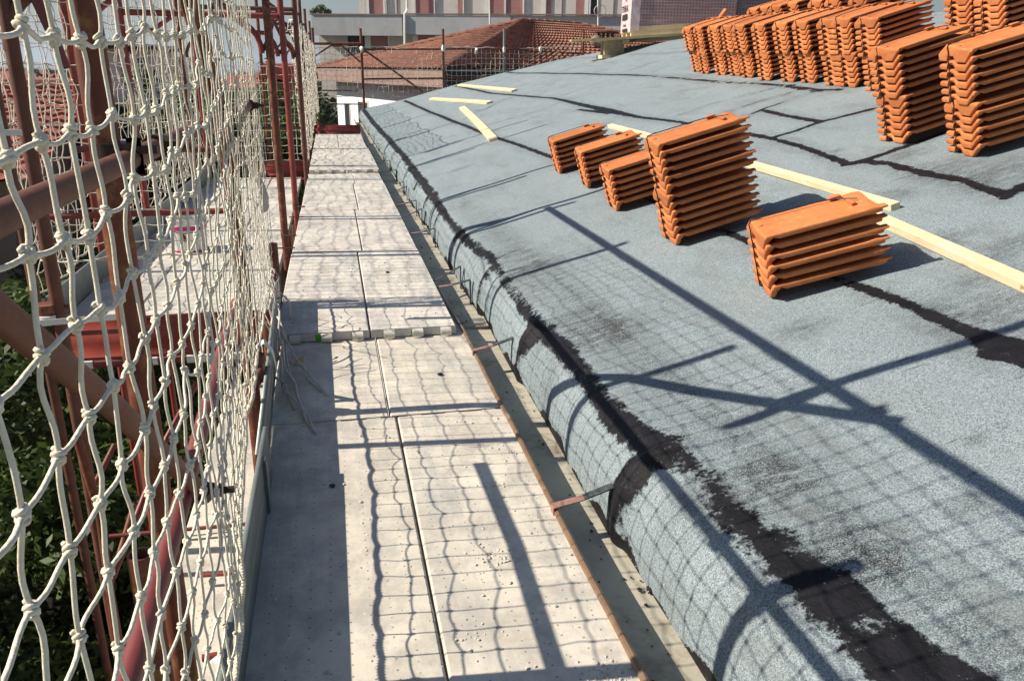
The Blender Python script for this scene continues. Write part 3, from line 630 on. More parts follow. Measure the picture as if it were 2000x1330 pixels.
def pallet(o, L, Wd, label, front=True):
    t = thing('wrapped_tile_pallet', label, 'pallet', o, 'film wrapped pallets of tiles')
    b = MB(); 
    for k in range(3): b.obox(o+Yv*(Wd*.45*k)+X*.02, X*(L-.04), Yv*.1, (0, 0, .08))
    b.obox(o+np.array([0, 0, .081]), X*L, Yv*Wd, (0, 0, .025)); b.obox(o+np.array([0, 0, .107])+X*.03-Yv*.004, X*(L-.06), Yv*.03, (0, 0, .09)); b.build('pallet', MT['wood'], t)
    b = MB(); b.obox(o+np.array([0, 0, .2])+X*.02, X*(L-.04), Yv*Wd, (0, 0, 1.3))
    bl = b.build('wrapped_tiles', MT['wrap'], t)
    # film face towards the eaves, printed
    if front:
        b = MB(); n_, m_ = 12, 14; vs = []
        for i in range(n_+1):
            for j in range(m_+1):
                vs.append(o+Yv*(Wd*(i/n_))+np.array([0, 0, .1+1.4*j/m_])-X*(.006+.02*math.sin(i*1.1+j*.7)**2*(1 if 0 < i < n_ else .3)))
        b.add(vs, [(i*(m_+1)+j, (i+1)*(m_+1)+j, (i+1)*(m_+1)+j+1, i*(m_+1)+j+1) for i in range(n_) for j in range(m_)])
        vs = []
        for i in range(7):
            for j in range(m_+1): vs.append(o+X*(-.012+.20*i/6)+np.array([0, 0, .12+1.38*j/m_])-Yv*(.008+.012*math.sin(i*1.3+j*1.1)**2))
        b.add(vs, [(i*(m_+1)+j, i*(m_+1)+j+1, (i+1)*(m_+1)+j+1, (i+1)*(m_+1)+j) for i in range(6) for j in range(m_)])
        b.build('printed_film', MT['print'], t, auto=0)
        def text(s, size, up, yo, mat_):
            cu_ = bpy.data.curves.new('lettering', 'FONT'); cu_.body = s; cu_.size = size; cu_.extrude = .002; cu_.align_x = 'CENTER'
            to = bpy.data.objects.new('tmp', cu_); COL.objects.link(to); bpy.context.view_layer.update()
            me = bpy.data.meshes.new_from_object(to); bpy.data.objects.remove(to); me.materials.clear(); me.materials.append(mat_)
            ob = bpy.data.objects.new('lettering', me); COL.objects.link(ob); ob.parent = t
            xd, yd = -Yv, np.array([0, 0, 1.]); zd = np.cross(xd, yd)
            M_ = Matrix(((xd[0], yd[0], zd[0]), (xd[1], yd[1], zd[1]), (xd[2], yd[2], zd[2]))); ob.rotation_euler = M_.to_euler()
            ob.location = list(Yv*(Wd*.5+yo)+np.array([0, 0, up])-X*.036)
        text('TERREAL', .19, .53, .03, MT['black']); text('Terreal', .10, .22, 0, MT['black'])
        b = MB(); b.obox(o+Yv*(Wd*.28)+np.array([0, 0, .36])-X*.034, X*.003, Yv*Wd*.5, (0, 0, .12)); b.obox(o+Yv*(Wd*.22)+np.array([0, 0, .11])-X*.034, X*.003, Yv*Wd*.5, (0, 0, .07)); b.build('dark_label', MT['dark'], t)
        b = MB()
        for k, (yy, ang) in enumerate(((.38, .5), (.47, .1), (.55, -.45))):
            c0 = o+Yv*Wd*yy+np.array([0, 0, .72])-X*.036; d_ = Yv*math.sin(ang)+np.array([0, 0, math.cos(ang)]); e_ = Yv*math.cos(ang)-np.array([0, 0, math.sin(ang)])
            b.add([c0, c0+d_*.1-e_*.035, c0+d_*.24, c0+d_*.1+e_*.035, c0+X*.003, c0+X*.003+d_*.1-e_*.035, c0+X*.003+d_*.24, c0+X*.003+d_*.1+e_*.035], [(0, 1, 2, 3), (7, 6, 5, 4), (0, 4, 5, 1), (1, 5, 6, 2), (2, 6, 7, 3), (3, 7, 4, 0)])
        b.build('flame_emblem', simple('emblem_red', (.5, .1, .1), (.5, .1, .1), 5, .4, 5, 0), t)
    return t
pallet(PA+np.array([0, 0, .055]), Ld, 1.05, 'film wrapped pallet of purple brown tiles with TERREAL print on its end')
pallet(PA+X*(Ld+.12)+np.array([0, .0, .055])+Yv*.35, 1.1, 1.0, 'plain film wrapped pallet of tiles standing behind the printed one, nearer the ridge', False)
b = MB(); c0 = ay(1388, 40, 13.0); b.tube([c0, c0+np.array([.16, 0, .02]), c0+np.array([.27, .02, .16])], .045, 10)
tag(b.build('ridge_tile', MT['tile']), 'single upended orange tile piece lying on the long tile row near the pallets', 'roof tile')
# ------------------------------------------------------------ scaffold of rusty red tube
GF = 'portal frames of the scaffold'; GR_ = 'scaffold tubes'
RT = .0275
def tubeobj(name, pts, r, matn, parent, n=12, hollow=False):
    b = MB(); b.tube(pts, r, n, hollow=hollow); return b.build(name, MT[matn], parent, auto=50)
def arcpts(a, c, e, n=7):                              # smooth bend a -> c -> e
    a, c, e = map(lambda q: np.array(q, float), (a, c, e)); return [(1-t)**2*a+2*t*(1-t)*c+t*t*e for t in np.linspace(0, 1, n)]
def coupler(p, r, axis, parent, name='coupler', matn='clamp'):
    p = np.array(p, float); d = np.array(axis, float); d /= np.linalg.norm(d); b = MB()
    b.tube([p-d*.026, p+d*.026], r*1.42, 12); s = np.cross(d, [0, 0, 1.]); s = s/np.linalg.norm(s) if np.linalg.norm(s) > .1 else np.array([1., 0, 0])
    b.tube([p+s*r*1.2+d*.012, p+s*(r*1.2+.045)+d*.012], .008, 8); b.obox(p+s*r*.9-d*.02-np.array([0, 0, .014]), s*.026, d*.04, (0, 0, .028))
    return b.build(name, MT[matn], parent, auto=40)
def frame(y, xi, xo, zt, label, top=3.3, kz=1.54, low=-8.9, inner=True, outer=True, m1='rust', m2='rust', knee=True):
    t = thing('scaffold_portal', label, 'scaffold frame', (xi, y, low), GF)
    if inner: tubeobj('post', [(xi, y, low), (xi, y, top)], RT, m1, t)
    if outer: tubeobj('post', [(xo, y, low), (xo, y, top)], RT, m2, t)
    tubeobj('transom', [(xo+RT, y, zt), (xi-RT, y, zt)], RT*.95, m1, t)
    if knee:
        s = -1
        for X_, sg in ((xi, -1), (xo, 1)):
            p = X_+sg*.055
            pts = arcpts((p+sg*.36, y, zt-.03), (p+sg*.30, y, zt-.07), (p+sg*.2, y, zt-.14), 4)+arcpts((p+sg*.1, y, kz+.20), (p, y, kz+.13), (p, y, kz), 5)
            tubeobj('knee_brace', pts, RT*.72, m2, t); 
            bb = MB(); bb.obox((min(p, X_)-.004, y-.008, kz+.02), (abs(p-X_)+.008, 0, 0), (0, .016, 0), (0, 0, .04)); bb.build('gusset', MT['clamp'], t)
    return t
f1 = frame(1.613, -.412, -1.32, -2.3, 'nearest scaffold frame, its thick rusty post rising right behind the near net', m1='rust', knee=False, top=1.57)
coupler((-.40, 1.613, 1.28), RT, (0, 0, 1), f1)
f2 = thing('scaffold_portal', 'second scaffold frame, with a bent leaning tube and a white taped outer post', 'scaffold frame', (-.40, 3.2, -8.9), GF)
tubeobj('post', [(-.40, 3.25, -8.9), (-.40, 3.28, .2), (-.40, 3.32, .75), (-.40, 3.29, 1.08), (-.40, 3.13, 1.26), (-.40, 2.98, 1.46), (-.40, 2.715, 1.63), (-.40, 2.12, 2.06)], .03, 'rust', f2)
tubeobj('post', [(-1.07, 3.02, -8.9), (-1.0, 3.02, 2.4)], .0235, 'brown', f2)
tubeobj('knee_brace', [ay(60, -25, 3.02), ay(100, 62, 3.02), ay(128, 135, 3.02)], .018, 'maroon', f2); 
tubeobj('knee_brace', arcpts(ay(52, -5, 3.02), ay(10, 30, 3.02), ay(19, 100, 3.02), 8), .02, 'brown', f2)
tubeobj('transom', [(-1.0, 2.45, 2.09), (-.40, 2.45, 2.09)], RT, 'rust', f2); tubeobj('post', [(-.40, 2.45, 1.80), (-.40, 2.45, 3.2)], RT, 'rust', f2)
p = ay(92, 607, 3.02); coupler(p, .027, (0, 0, 1), f2, matn='rust')
b = MB(); p = ay(92, 622, 3.0); b.tube([p-np.array([0, 0, .02]), p+np.array([0, 0, .012])], .031, 12); b.obox(p+np.array([-.02, -.035, -.018]), (.30, .02, .005), (0, .003, 0), (0, 0, .022)); b.build('tape', MT['tape'], f2)
p = ay(36, 257, 3.0); b = MB(); b.obox(p+np.array([-.04, -.032, -.012]), (.06, .0, -.0), (0, .004, 0), (0, 0, .02)); b.build('tape', MT['tape'], f2)
f3 = thing('scaffold_portal', 'third scaffold frame of cut post stubs, with a white taped cross tube', 'scaffold frame', (-.40, 4.88, -8.9), GF)
tubeobj('post', [(-.393, 4.9, -8.9), (-.393, 4.9, .43)], .027, 'rust', f3, hollow=True); tubeobj('post', [(-.393, 4.9, .43), (-.393, 4.9, 3.3)], .0001, 'rust', f3) if False else None
tubeobj('post', [(-.385, 4.02, -8.9), (-.385, 4.02, .20)], .027, 'rust', f3)
t8 = tubeobj('transom', [(-1.75, 4.93, -.29), (-.41, 4.93, -.285)], .027, 'maroon', f3)
b = MB()
for x, w in ((-1.56, .05), (-1.19, .05), (-.80, .17)): b = MB(); b.tube([(x-w, 4.93, -.289), (x+w, 4.93, -.288)], .0295, 12); b.build('tape', MT['tape'], f3)
tubeobj('post', [(-1.75, 4.9, -8.9), (-1.75, 4.9, 3.2)], RT, 'brown', f3)
tubeobj('brace', [ay(384, 748, 4.95), ay(325, 856, 4.95), ay(220, 1128, 4.0)], .018, 'maroon', f3)
tubeobj('brace', [ay(224, 868, 4.5), ay(172, 972, 4.3)], .016, 'rust', f3)
f4 = frame(6.34, -.412, -1.75, 1.97, 'fourth scaffold frame, its rusty post the left one of three standing free', m1='rust', m2='redpaint')
f5 = frame(7.96, -.392, -1.75, 1.885, 'fifth scaffold frame, its bright red post the middle one of three standing free', m1='redpaint', m2='redpaint')
f6 = frame(10.87, -.372, -1.75, 2.13, 'sixth scaffold frame, its brown post the right one of three standing free', m1='brown', m2='rust', kz=1.55)
frame(11.97, -.395, -1.75, 2.35, 'seventh scaffold frame, a red post where the far net begins', m1='redpaint', m2='redpaint', kz=1.6)
for y, lab in ((14.6, 'eighth scaffold frame, half hidden in the far net'), (17.95, 'ninth scaffold frame, at the red end board of the walkway'), (22.4, 'tenth scaffold frame, beyond the end board by the far net')): frame(y, -.41, -1.1, 2.3, lab, kz=1.7, top=2.6)
for t_, zs in ((f4, (.2,)), (f5, (.16,))):
    for z in zs:
        q = WL[t_.name]; b = MB(); b.tube([(q[0], q[1], z-.03), (q[0], q[1], z+.03)], RT*1.15, 12); b.tube([(q[0], q[1]-.03, z), (q[0]+.09, q[1]-.04, z)], .007, 6); b.tube([(q[0]-.07, q[1]-.03, z-.1), (q[0]+.07, q[1]-.03, z-.1)], .006, 6); b.build('lock_pin', MT['brown'], t_)
def rail(name, label, pts, r, matn, couplers=(), cat='scaffold tube', grp=GR_):
    P = np.array(pts, float); t = thing(name, label, cat, P.mean(0), grp); tubeobj('tube', pts, r, matn, t, hollow=True)
    d = P[-1]-P[0]
    for c in couplers: coupler(P[0]+d*c, r, d, t)
    return t
rail('guard_rail', 'brown guard rail tube slanting across the near net at eye level, with a dark clamp', [(-.372, .35, 1.276), (-.372, 4.02, 1.274)], .0195, 'brown', ((1.86-.35)/3.67, .985))
t3 = rail('brace_tube', 'brown diagonal brace tube dropping to a clamp on the thick near post', [(-.312, .55, 1.40), ax(0, 614, -.312), ax(217, 790, -.312), ax(395, 962, -.312)], .0172, 'brown', (.985,))
rail('guard_rail', 'maroon knee high rail tube behind the bottom of the near net', [ax(235, 1370, -.33), ax(250, 1330, -.33), ax(346, 1012, -.33), ax(430, 700, -.345), ax(462, 590, -.36)], .018, 'maroon')
rail('ledger_tube', 'long ledger tube above the picture, the near net hanging from it', [(-.425, .2, 2.05), (-.425, 6.3, 2.05)], .026, 'rust', (.2, .33))
0 and rail('ledger_tube', 'second long tube overhead at the outer posts', [(-1.0, .2, 2.45), (-1.0, 6.3, 2.45)], .024, 'rust', (.46,))
0 and rail('brace_tube', 'overhead diagonal brace joining the ledger and the outer tube', [(-.42, .9, 1.99), (-.44, 2.6, 3.1)], .022, 'rust', (.02,))
rail('guard_rail', 'thin dark red upper rail across the near end of the side bay', [ay(140, 292, 4.86), ay(470, 292, 4.86)], .018, 'maroon', (.9,))
rail('guard_rail', 'thin dark red lower rail across the near end of the side bay', [ay(85, 424, 4.86), ay(468, 411, 4.86)], .018, 'redpaint', (.95,))
rail('guard_rail', 'brown rail across the far end of the side bay', [ay(470, 251, 11.9), ay(592, 250, 11.9)], .02, 'brown')
rail('bearer_tube', 'red bearer tube showing under the far end board of the side bay', [(-1.2, 11.7, -.07), (-.42, 11.7, -.065)], .025, 'redpaint')
st = thing('post_stub', 'open topped rusty post stub standing behind the near net', 'scaffold tube', (-.455, 1.6, -8.9), GR_)
q = np.array(EYE)+ray(274, 1081)*1.62; tubeobj('tube', [(q[0], q[1], -8.9), (q[0], q[1], q[2])], .0265, 'rust', st, 16, hollow=True)
rail('bearer_tube', 'red bearer tube crossing under the near net, higher of the two by the low planks', [az(213, 1047, -.40), az(482, 1023, -.40)], .0085, 'maroon', ())
rail('bearer_tube', 'red bearer tube crossing the low planks, lower of the two', [az(385, 1124, -.40), az(470, 1118, -.40)], .0085, 'redpaint', ())
rail('bearer_tube', 'red bearer tube end at the bottom edge behind a cloth scrap', [az(395, 1285, -.40), az(478, 1270, -.40)], .013, 'redpaint', ())
rail('brace_tube', 'rusty standard tube running down beside the dark foliage', [ay(150, 850, 2.85), ay(196, 1010, 2.85), ay(238, 1330, 2.85), ay(245, 1400, 2.85)], .016, 'rust', ())
rail('brace_tube', 'thin rusty diagonal tube low against the dark foliage', [ay(262, 985, 4.1), ay(216, 1140, 3.7)], .015, 'rust', ())

# low planks and bay planks
def lowplank(x0, x1, y0, y1, z, label, m='plank'):
    o = plank(x0, x1, y0, y1, z, label, hooks=False, mat_=MT[m]); o['group'] = 'planks of the outer platforms'; return o
lowplank(-.70, -.415, 1.2, 3.1, -.45, 'low plank outside the near toe board, first piece')
lowplank(-.72, -.425, 3.11, 4.85, -.45, 'low plank outside the second toe board, second piece')

bx = [(-.47, -.875), (-.885, -1.29), (-1.30, -1.705)]
names = ['inner', 'middle', 'outer']
for i, (a, c) in enumerate(bx):
    for k, (y0, y1) in enumerate(((5.02, 7.2), (7.21, 9.5), (9.51, 11.9))):
        lowplank(c, a, y0, y1, -.05, '%s lane plank of the side bay, %s end piece' % (names[i], ['near', 'middle', 'far'][k]), 'plankfar')
b = MB(); b.obox((-1.72, 4.95, -.05), (.012, 0, 0), (0, 7, 0), (0, 0, .19)); o = b.build('toe_board', MT['galv']); tag(o, 'galvanised toe board along the outer side of the bay', 'toe board', 'toe boards of the scaffold')

# bucket on the bay planks
bc = az(372, 488, -.05); bk = thing('bucket', 'white plastic bucket with a magenta band, standing on the side bay planks', 'bucket', bc)
def lathe(prof, c, n=28):
    b = MB(); c = np.array(c); k = len(prof); vs = []
    for j in range(n):
        a = 2*math.pi*j/n
        for r_, z in prof: vs.append(c+np.array([r_*math.cos(a), r_*math.sin(a), z]))
    b.add(vs, [(j*k+i, ((j+1) % n)*k+i, ((j+1) % n)*k+i+1, j*k+i+1) for j in range(n) for i in range(k-1)]); return b
lathe([(.0, .0), (.132, .0), (.136, .006), (.158, .27), (.163, .272), (.163, .285), (.154, .285), (.132, .012), (0, .012)], bc).build('shell', MT['white'], bk)
lathe([(.1365, .0), (.1385, .016), (.1372, .017)], bc).build('band', MT['pink'], bk)
lathe([(.1536, .19), (.1566, .225), (.1555, .226)], bc).build('band', MT['pink'], bk)
lathe([(0, .2), (.15, .2)], bc).build('mortar', MT['dark'], bk)
b = MB(); b.tube([bc+np.array([.158*math.cos(a), .158*math.sin(a)*.9-.02*abs(math.sin(a)), .27-.10*abs(math.sin(a))]) for a in np.linspace(math.pi, 2*math.pi, 14)], .003, 6); b.build('handle', MT['clamp'], bk)
b = MB(); b.obox(bc+np.array([-.02, -.152, .10]), (.022, 0, 0), (0, .004, -.0), (0, .006, .08)); b.build('stain', MT['rust'], bk)

# ------------------------------------------------------------ knotted safety nets
def coil(b, p, ax_, r, rt, turns=2.2, n=16, ph=0.):
    d = np.array(ax_, float); d /= np.linalg.norm(d); s = np.cross(d, [.3, 1., .2]); s /= np.linalg.norm(s); t = np.cross(d, s)
    b.tube([p+s*r*math.cos(a+ph)+t*r*math.sin(a+ph)+d*(k/n-.5)*rt*2.0*turns for k, a in enumerate(np.linspace(0, turns*2*math.pi, n+1))], rt, 6)
def nearnet():
    t = thing('safety_net', 'near knotted cream rope net hanging right beside the camera along the walkway', 'net', (-.3, 2.5, .2), 'rope safety nets of the scaffold')
    ys = [.25]
    while ys[-1] < 4.92: ys.append(ys[-1]+(.0865 if ys[-1] < 2.8 else .092)*rnd.uniform(.95, 1.04))
    NI, NJ = len(ys), 21; P = {}
    for i, y in enumerate(ys):
        zb = np.interp(y, [.3, 1.42, 2.46, 4.9], [.20, .215, .30, .30])
        for j in range(NJ):
            z = zb+j*.0905+(.02 if j == 0 else 0)
            z = min(z, 2.03-.004*(NJ-j)) if j > 12 else z
            f = min(1, j/13); xb = np.interp(y, [.3, 1.42, 2.46, 4.9], [-.262, -.264, -.335, -.40]); xt = np.interp(y, [.3, 1.42, 2.4, 3.2, 4.9], [-.245, -.25, -.285, -.33, -.41])
            x = xb*(1-f)+xt*f
            sw = .006*math.sin(y*5.1+j*.35)+.005*math.sin(y*11+j*.9+2)
            if j >= NJ-2: x = x*.4-.42*.6
            if j == NJ-1: x, z = -.42, 2.03
            jz = rnd.gauss(0, .0045)+.009*math.sin(y*6.3+j*.4)+.004*math.sin(j*2.1+y*13)
            if rnd.random() < .05 and y > 1.2: jz += rnd.uniform(.02, .035)
            P[i, j] = np.array([x+sw*.5+rnd.gauss(0, .0022), y+rnd.gauss(0, .0024)+.005*math.sin(j*.5+y*2), z+(jz if 0 < j < NJ-1 else rnd.gauss(0, .004))])
    b = MB(); kb = MB()
    def strand(p, q, r, sag, n):
        w = [np.array([rnd.gauss(0, .0013), rnd.gauss(0, .0013), 0]) for _ in range(2)]; pts = []
        for k in range(n+1):
            s = k/n; e = math.sin(math.pi*s); pts.append(p+(q-p)*s+np.array([0, 0, -sag*e])+w[0]*e+w[1]*math.sin(2*math.pi*s))
        b.tube(pts, r, 7 if p[1] < 2 else 5, cap=False)
    for (i, j), p in P.items():
        near = p[1] < 2.6; r = float(np.interp(p[1], [.8, 1.8, 3.5], [.0026, .0021, .0017]))*rnd.uniform(.94, 1.05); n = 7 if p[1] < 2 else (5 if p[1] < 3.4 else 3)
        if (i, j+1) in P: strand(p, P[i, j+1], r, 0, n)
        if (i+1, j) in P and j > 0:
            strand(p, P[i+1, j], r, rnd.uniform(.001, .008), n)
        if j > 0:
            if p[1] < 3.0:
                ks = float(np.interp(p[1], [.8, 1.8, 3.0], [.9, .8, .7])); kb.blob(p, .0050*ks, .0050*ks, .0072*ks, 8, 6, .1); coil(kb, p+np.array([0, 0, .001]), (rnd.gauss(0, .5), rnd.gauss(0, .5), 1), .0048*ks, .0029*ks, 1.9, 14, rnd.random()*6)
                coil(kb, p-np.array([0, 0, .004]), (rnd.gauss(0, .3), 1, rnd.gauss(0, .4)), .0042*ks, .0027*ks, 1.2, 10, rnd.random()*6)
            else: kb.blob(p, .0042, .0042, .0056, 6, 4, .18)
    b.build('mesh', MT['rope'], t, auto=0); kb.build('knots', MT['rope'], t, auto=0)
    e = MB(); pts = [P[i, 0] for i in range(NI)]; fine = []
    for a, c in zip(pts[:-1], pts[1:]): fine += [a+(c-a)*s+np.array([0, 0, -.004*math.sin(s*math.pi)]) for s in np.linspace(0, 1, 5)[:-1]]
    e.tube(fine, .0052, 8)
    for k in range(len(fine)-1):
        if fine[k][1] < 3.2: 
            for s in (.2, .7): q = fine[k]+(fine[k+1]-fine[k])*s; coil(e, q, fine[k+1]-fine[k], .0058, .0022, 1.3, 8, k)
    e.build('edge_rope', MT['rope'], t, auto=0)
nearnet()
def net(o, X, Z, L, Hh, cell, r, label, wob=.012, edge=.006, zlo=None):
    o, X, Z = np.array(o, float), np.array(X, float), np.array(Z, float); X /= np.linalg.norm(X); Nn = np.cross(X, Z); b = MB()
    t = thing('safety_net', label, 'net', o+X*L/2, 'rope safety nets of the scaffold')
    ni, nj = int(L/cell), int(Hh/cell); P = {}
    for i in range(ni+1):
        for j in range(nj+1):
            sg = wob*1.5*math.sin(i*.31+j*.5)+wob*math.sin(i*.13)
            P[i, j] = o+X*(i*L/ni+rnd.gauss(0, wob*.6))+Z*(j*Hh/nj+rnd.gauss(0, wob*.6)+sg*.7)+Nn*(rnd.gauss(0, wob)+wob*2.5*math.sin(i*.4+j*.21))
    for (i, j), p in P.items():
        for q in ((i+1, j), (i, j+1)):
            if q in P:
                m_ = (p+P[q])/2+np.array([rnd.gauss(0, wob*.4), rnd.gauss(0, wob*.4), -abs(rnd.gauss(0, wob*.5)) if q[0] > i else 0]); b.tube([p, m_, P[q]], r, 4, cap=False)
        b.blob(p, r*1.8, r*1.8, r*2.2, 4, 3)
    b.build('mesh', MT['thinrope'], t, auto=0)
    e = MB(); e.tube([P[i, 0] for i in range(ni+1)], edge, 6); e.tube([P[i, nj] for i in range(ni+1)], edge, 6); e.build('edge_rope', MT['thinrope'], t, auto=0)
net((-1.78, 5.0, .14), (0, 1, 0), (0, 0, 1), 6.9, 2.2, .1, .0032, 'rope net along the outer side of the planked side bay')
net((-1.62, 11.98, .17), (1, 0, 0), (0, 0, 1), 1.22, 1.28, .105, .0042, 'small rope net facing the camera across the far end of the side bay', .008)
net((-.43, 11.99, .16), (0, 1, 0), (0, 0, 1), 15, 1.9, .11, .0048, 'rope net seen edge on along the far part of the walkway', .02)
net((-1.72, 4.98, .35), (1, 0, -.02), (0, 0, 1), .9, 1.5, .1, .003, 'thin rope net hung across the near end of the side bay', .014)
net((-.4, 27.0, .55), (1, 0, .02), (0, 0, 1), 8.9, 1.5, .16, .0062, 'rope net hung across the gable end beyond the slope', .02, .012)
net((-1.35, 1.9, .15), (0, 1, 0), (0, 0, 1), 3.0, 2.2, .1, .0026, 'fine rope net sagging outside the outer posts at the left edge', .02) if False else None

# rope ends, tape, ribbon
def wig(p, q, n, amp, droop=0.):
    p, q = np.array(p, float), np.array(q, float); ph = [rnd.random()*6 for _ in range(3)]
    return [p+(q-p)*s+np.array([amp*math.sin(s*7+ph[0]), amp*math.sin(s*6+ph[1]), -droop*math.sin(math.pi*s)+amp*.6*math.sin(s*8+ph[2])])*math.sin(math.pi*min(1, s*1.2+.05)) for s in np.linspace(0, 1, n)]
b = MB()
for k in range(6):
    e = az((612, 628, 616, 603, 640, 575, 590, 620)[k], (842, 765, 846, 826, 772, 800, 790, 838)[k], .008); s_ = np.array([-.345+rnd.uniform(-.015, .02), 4.0+rnd.uniform(-.2, .15), .22+rnd.uniform(-.04, .08)])
    md_ = s_*.45+e*.55+np.array([-.05+rnd.uniform(-.02, .02), .12, .0-.05]); md_[2] = max(md_[2], .02); pp = wig(s_, md_, 9, .012)[:-1]+wig(md_, e, 9, .014, -.008)
    b.tube([np.array([p[0], p[1], max(p[2], .007)]) for p in pp], .0052, 6)
for k in range(14):
    s_ = np.array([-.372+rnd.uniform(-.02, .02), 4.1+rnd.uniform(-.3, .4), .33+rnd.uniform(-.1, .14)]); b.tube(wig(s_, s_+np.array([rnd.uniform(-.02, .05), rnd.uniform(-.3, .2), -rnd.uniform(.15, .3)]), 12, .022), .003, 6)
tag(b.build('rope_ends', MT['greyrope'], auto=0), 'bunch of frayed grey rope ends trailing from the net onto the nearest outer plank', 'rope')
def ribbon(pts, w, wd, label, matn, name='tape_strip'):
    P = [np.array(p, float) for p in pts]; b = MB(); wd = np.array(wd, float); wd /= np.linalg.norm(wd); n = len(P); vs = []
    for p in P: vs += [p-wd*w/2, p+wd*w/2]
    b.add(vs, [(2*i, 2*i+1, 2*i+3, 2*i+2) for i in range(n-1)]); o = b.build(name, MT[matn], auto=0)
    md = o.modifiers.new('thick', 'SOLIDIFY'); md.thickness = .0012; return tag(o, label, 'strap')
def crv(pp, n=16):
    pp = [np.array(p, float) for p in pp]; out = []
    for s in np.linspace(0, len(pp)-1.001, n):
        i = int(s); f = s-i; f = f*f*(3-2*f)*.5+f*.5; out.append(pp[i]*(1-f)+pp[i+1]*f)
    return out
Yc = 4.55
ribbon(crv([ay(543, 583, Yc), ay(556, 579, Yc), ay(566, 592, Yc), ay(568, 622, Yc), ay(563, 646, Yc), ay(556, 652, Yc)]), .03, (.2, 1, .1), 'loose plastic strap loop curling over the walkway by the cut post stub', 'greyrope')
Yc = 4.5
ribbon(crv([ay(482, 312, Yc), ay(493, 330, Yc), ay(509, 360, Yc), ay(519, 388, Yc), ay(517, 414, Yc), ay(506, 420, Yc)]), .05, (.75, 1, .2), 'tan plastic ribbon drooping from the far end of the near net', 'greyrope')
b = MB(); q = ay(583, 707, 3.9); b.obox(q+np.array([-.025, 0, -.012]), (.05, .02, .006), (0, .003, 0), (0, 0, .028)); tag(b.build('yellow_tag', MT['yboard']), 'small yellow tag on the frayed rope ends', 'tag')
ribbon(crv([(-.40, 3.5, .24), (-.35, 3.42, .30), (-.315, 3.42, .25), (-.30, 3.40, .13), (-.33, 3.36, .05)]), .035, (0, 1, .3), 'white cloth tape tied round the second toe board', 'tape')
ribbon(crv([az(402, 1300, -.2), az(420, 1286, -.12), az(446, 1290, -.06), az(468, 1315, -.04), az(478, 1345, -.04)]), .03, (.4, 1, 0), 'white cloth scrap tied at the lower picture edge', 'tape')
b = MB(); q = ax(503, 705, -.37); b.blob(q, .03, .05, .05, 8, 6, .35); b.blob(q+np.array([.01, -.04, -.05]), .022, .04, .035, 8, 6, .35); tag(b.build('rag_knot', MT['brown'], auto=0), 'brown rag knotted round the post stub inside the net', 'rag')

# scaffold beyond the gable
g = thing('gable_scaffold', 'row of thin rusty posts and rails holding the net beyond the gable edge', 'scaffold', (4, 27.05, -9))
for (p_, q_, m_) in (((610, 55), (612, 250), 'brown'), ((704, 56), (708, 240), 'rust'), ((865, 57), (866, 240), 'rust'), ((985, 57), (985, 200), 'galv'), ((1140, 60), (1140, 160), 'rust')):
    a, c = ay(*p_, 27.05), ay(*q_, 27.05); tubeobj('post', [(a[0], 27.05, -9), (a[0], 27.05, a[2])], .042, m_, g)
for (p_, q_, r_) in (((604, 86), (706, 86), .04), ((706, 97), (985, 96), .03), ((985, 96), (1140, 106), .03), ((706, 155), (990, 152), .03), ((708, 96), (828, 181), .03), ((628, 177), (700, 178), .02), ((628, 204), (706, 204), .02), ((612, 112), (646, 90), .025), ((668, 90), (704, 122), .025), ((646, 90), (668, 90), .025)):
    a, c = ay(*p_, 27.0), ay(*q_, 27.0); tubeobj('rail', [a, c], r_, 'rust', g, 8)
for p_ in ((706, 97), (866, 95), (985, 97), (930, 100), (1055, 98)): b = MB(); q = ay(*p_, 26.95); b.blob(q, .06, .06, .1, 6, 5, .4); b.build('rope_tie', MT['tape'], g)
# ------------------------------------------------------------ ground, hills
b = MB(); Rg = 7000
b.add([(-Rg, -400, -9), (Rg, -400, -9), (Rg, 2*Rg, -9), (-Rg, 2*Rg, -9)], [(0, 1, 2, 3)])
tag(b.build('ground', MT['ground'], smooth=False, loc=(0, 0, -9)), kind='structure')
b = MB(); n = 160; vs = []
for i in range(n+1):
    x = -4500+9000*i/n; h = 42+26*math.sin(x*.0013+1)+16*math.sin(x*.0041)+9*math.sin(x*.011+2)+5*math.sin(x*.027)
    vs += [(x, 5200, -20), (x, 5600, max(h, 8)), (x, 6300, -20)]
b.add(vs, [(3*i+k, 3*i+3+k, 3*i+4+k, 3*i+1+k) for i in range(n) for k in (0, 1)])
tag(b.build('hills', MT['hill'], loc=(0, 5600, -20)), kind='structure')

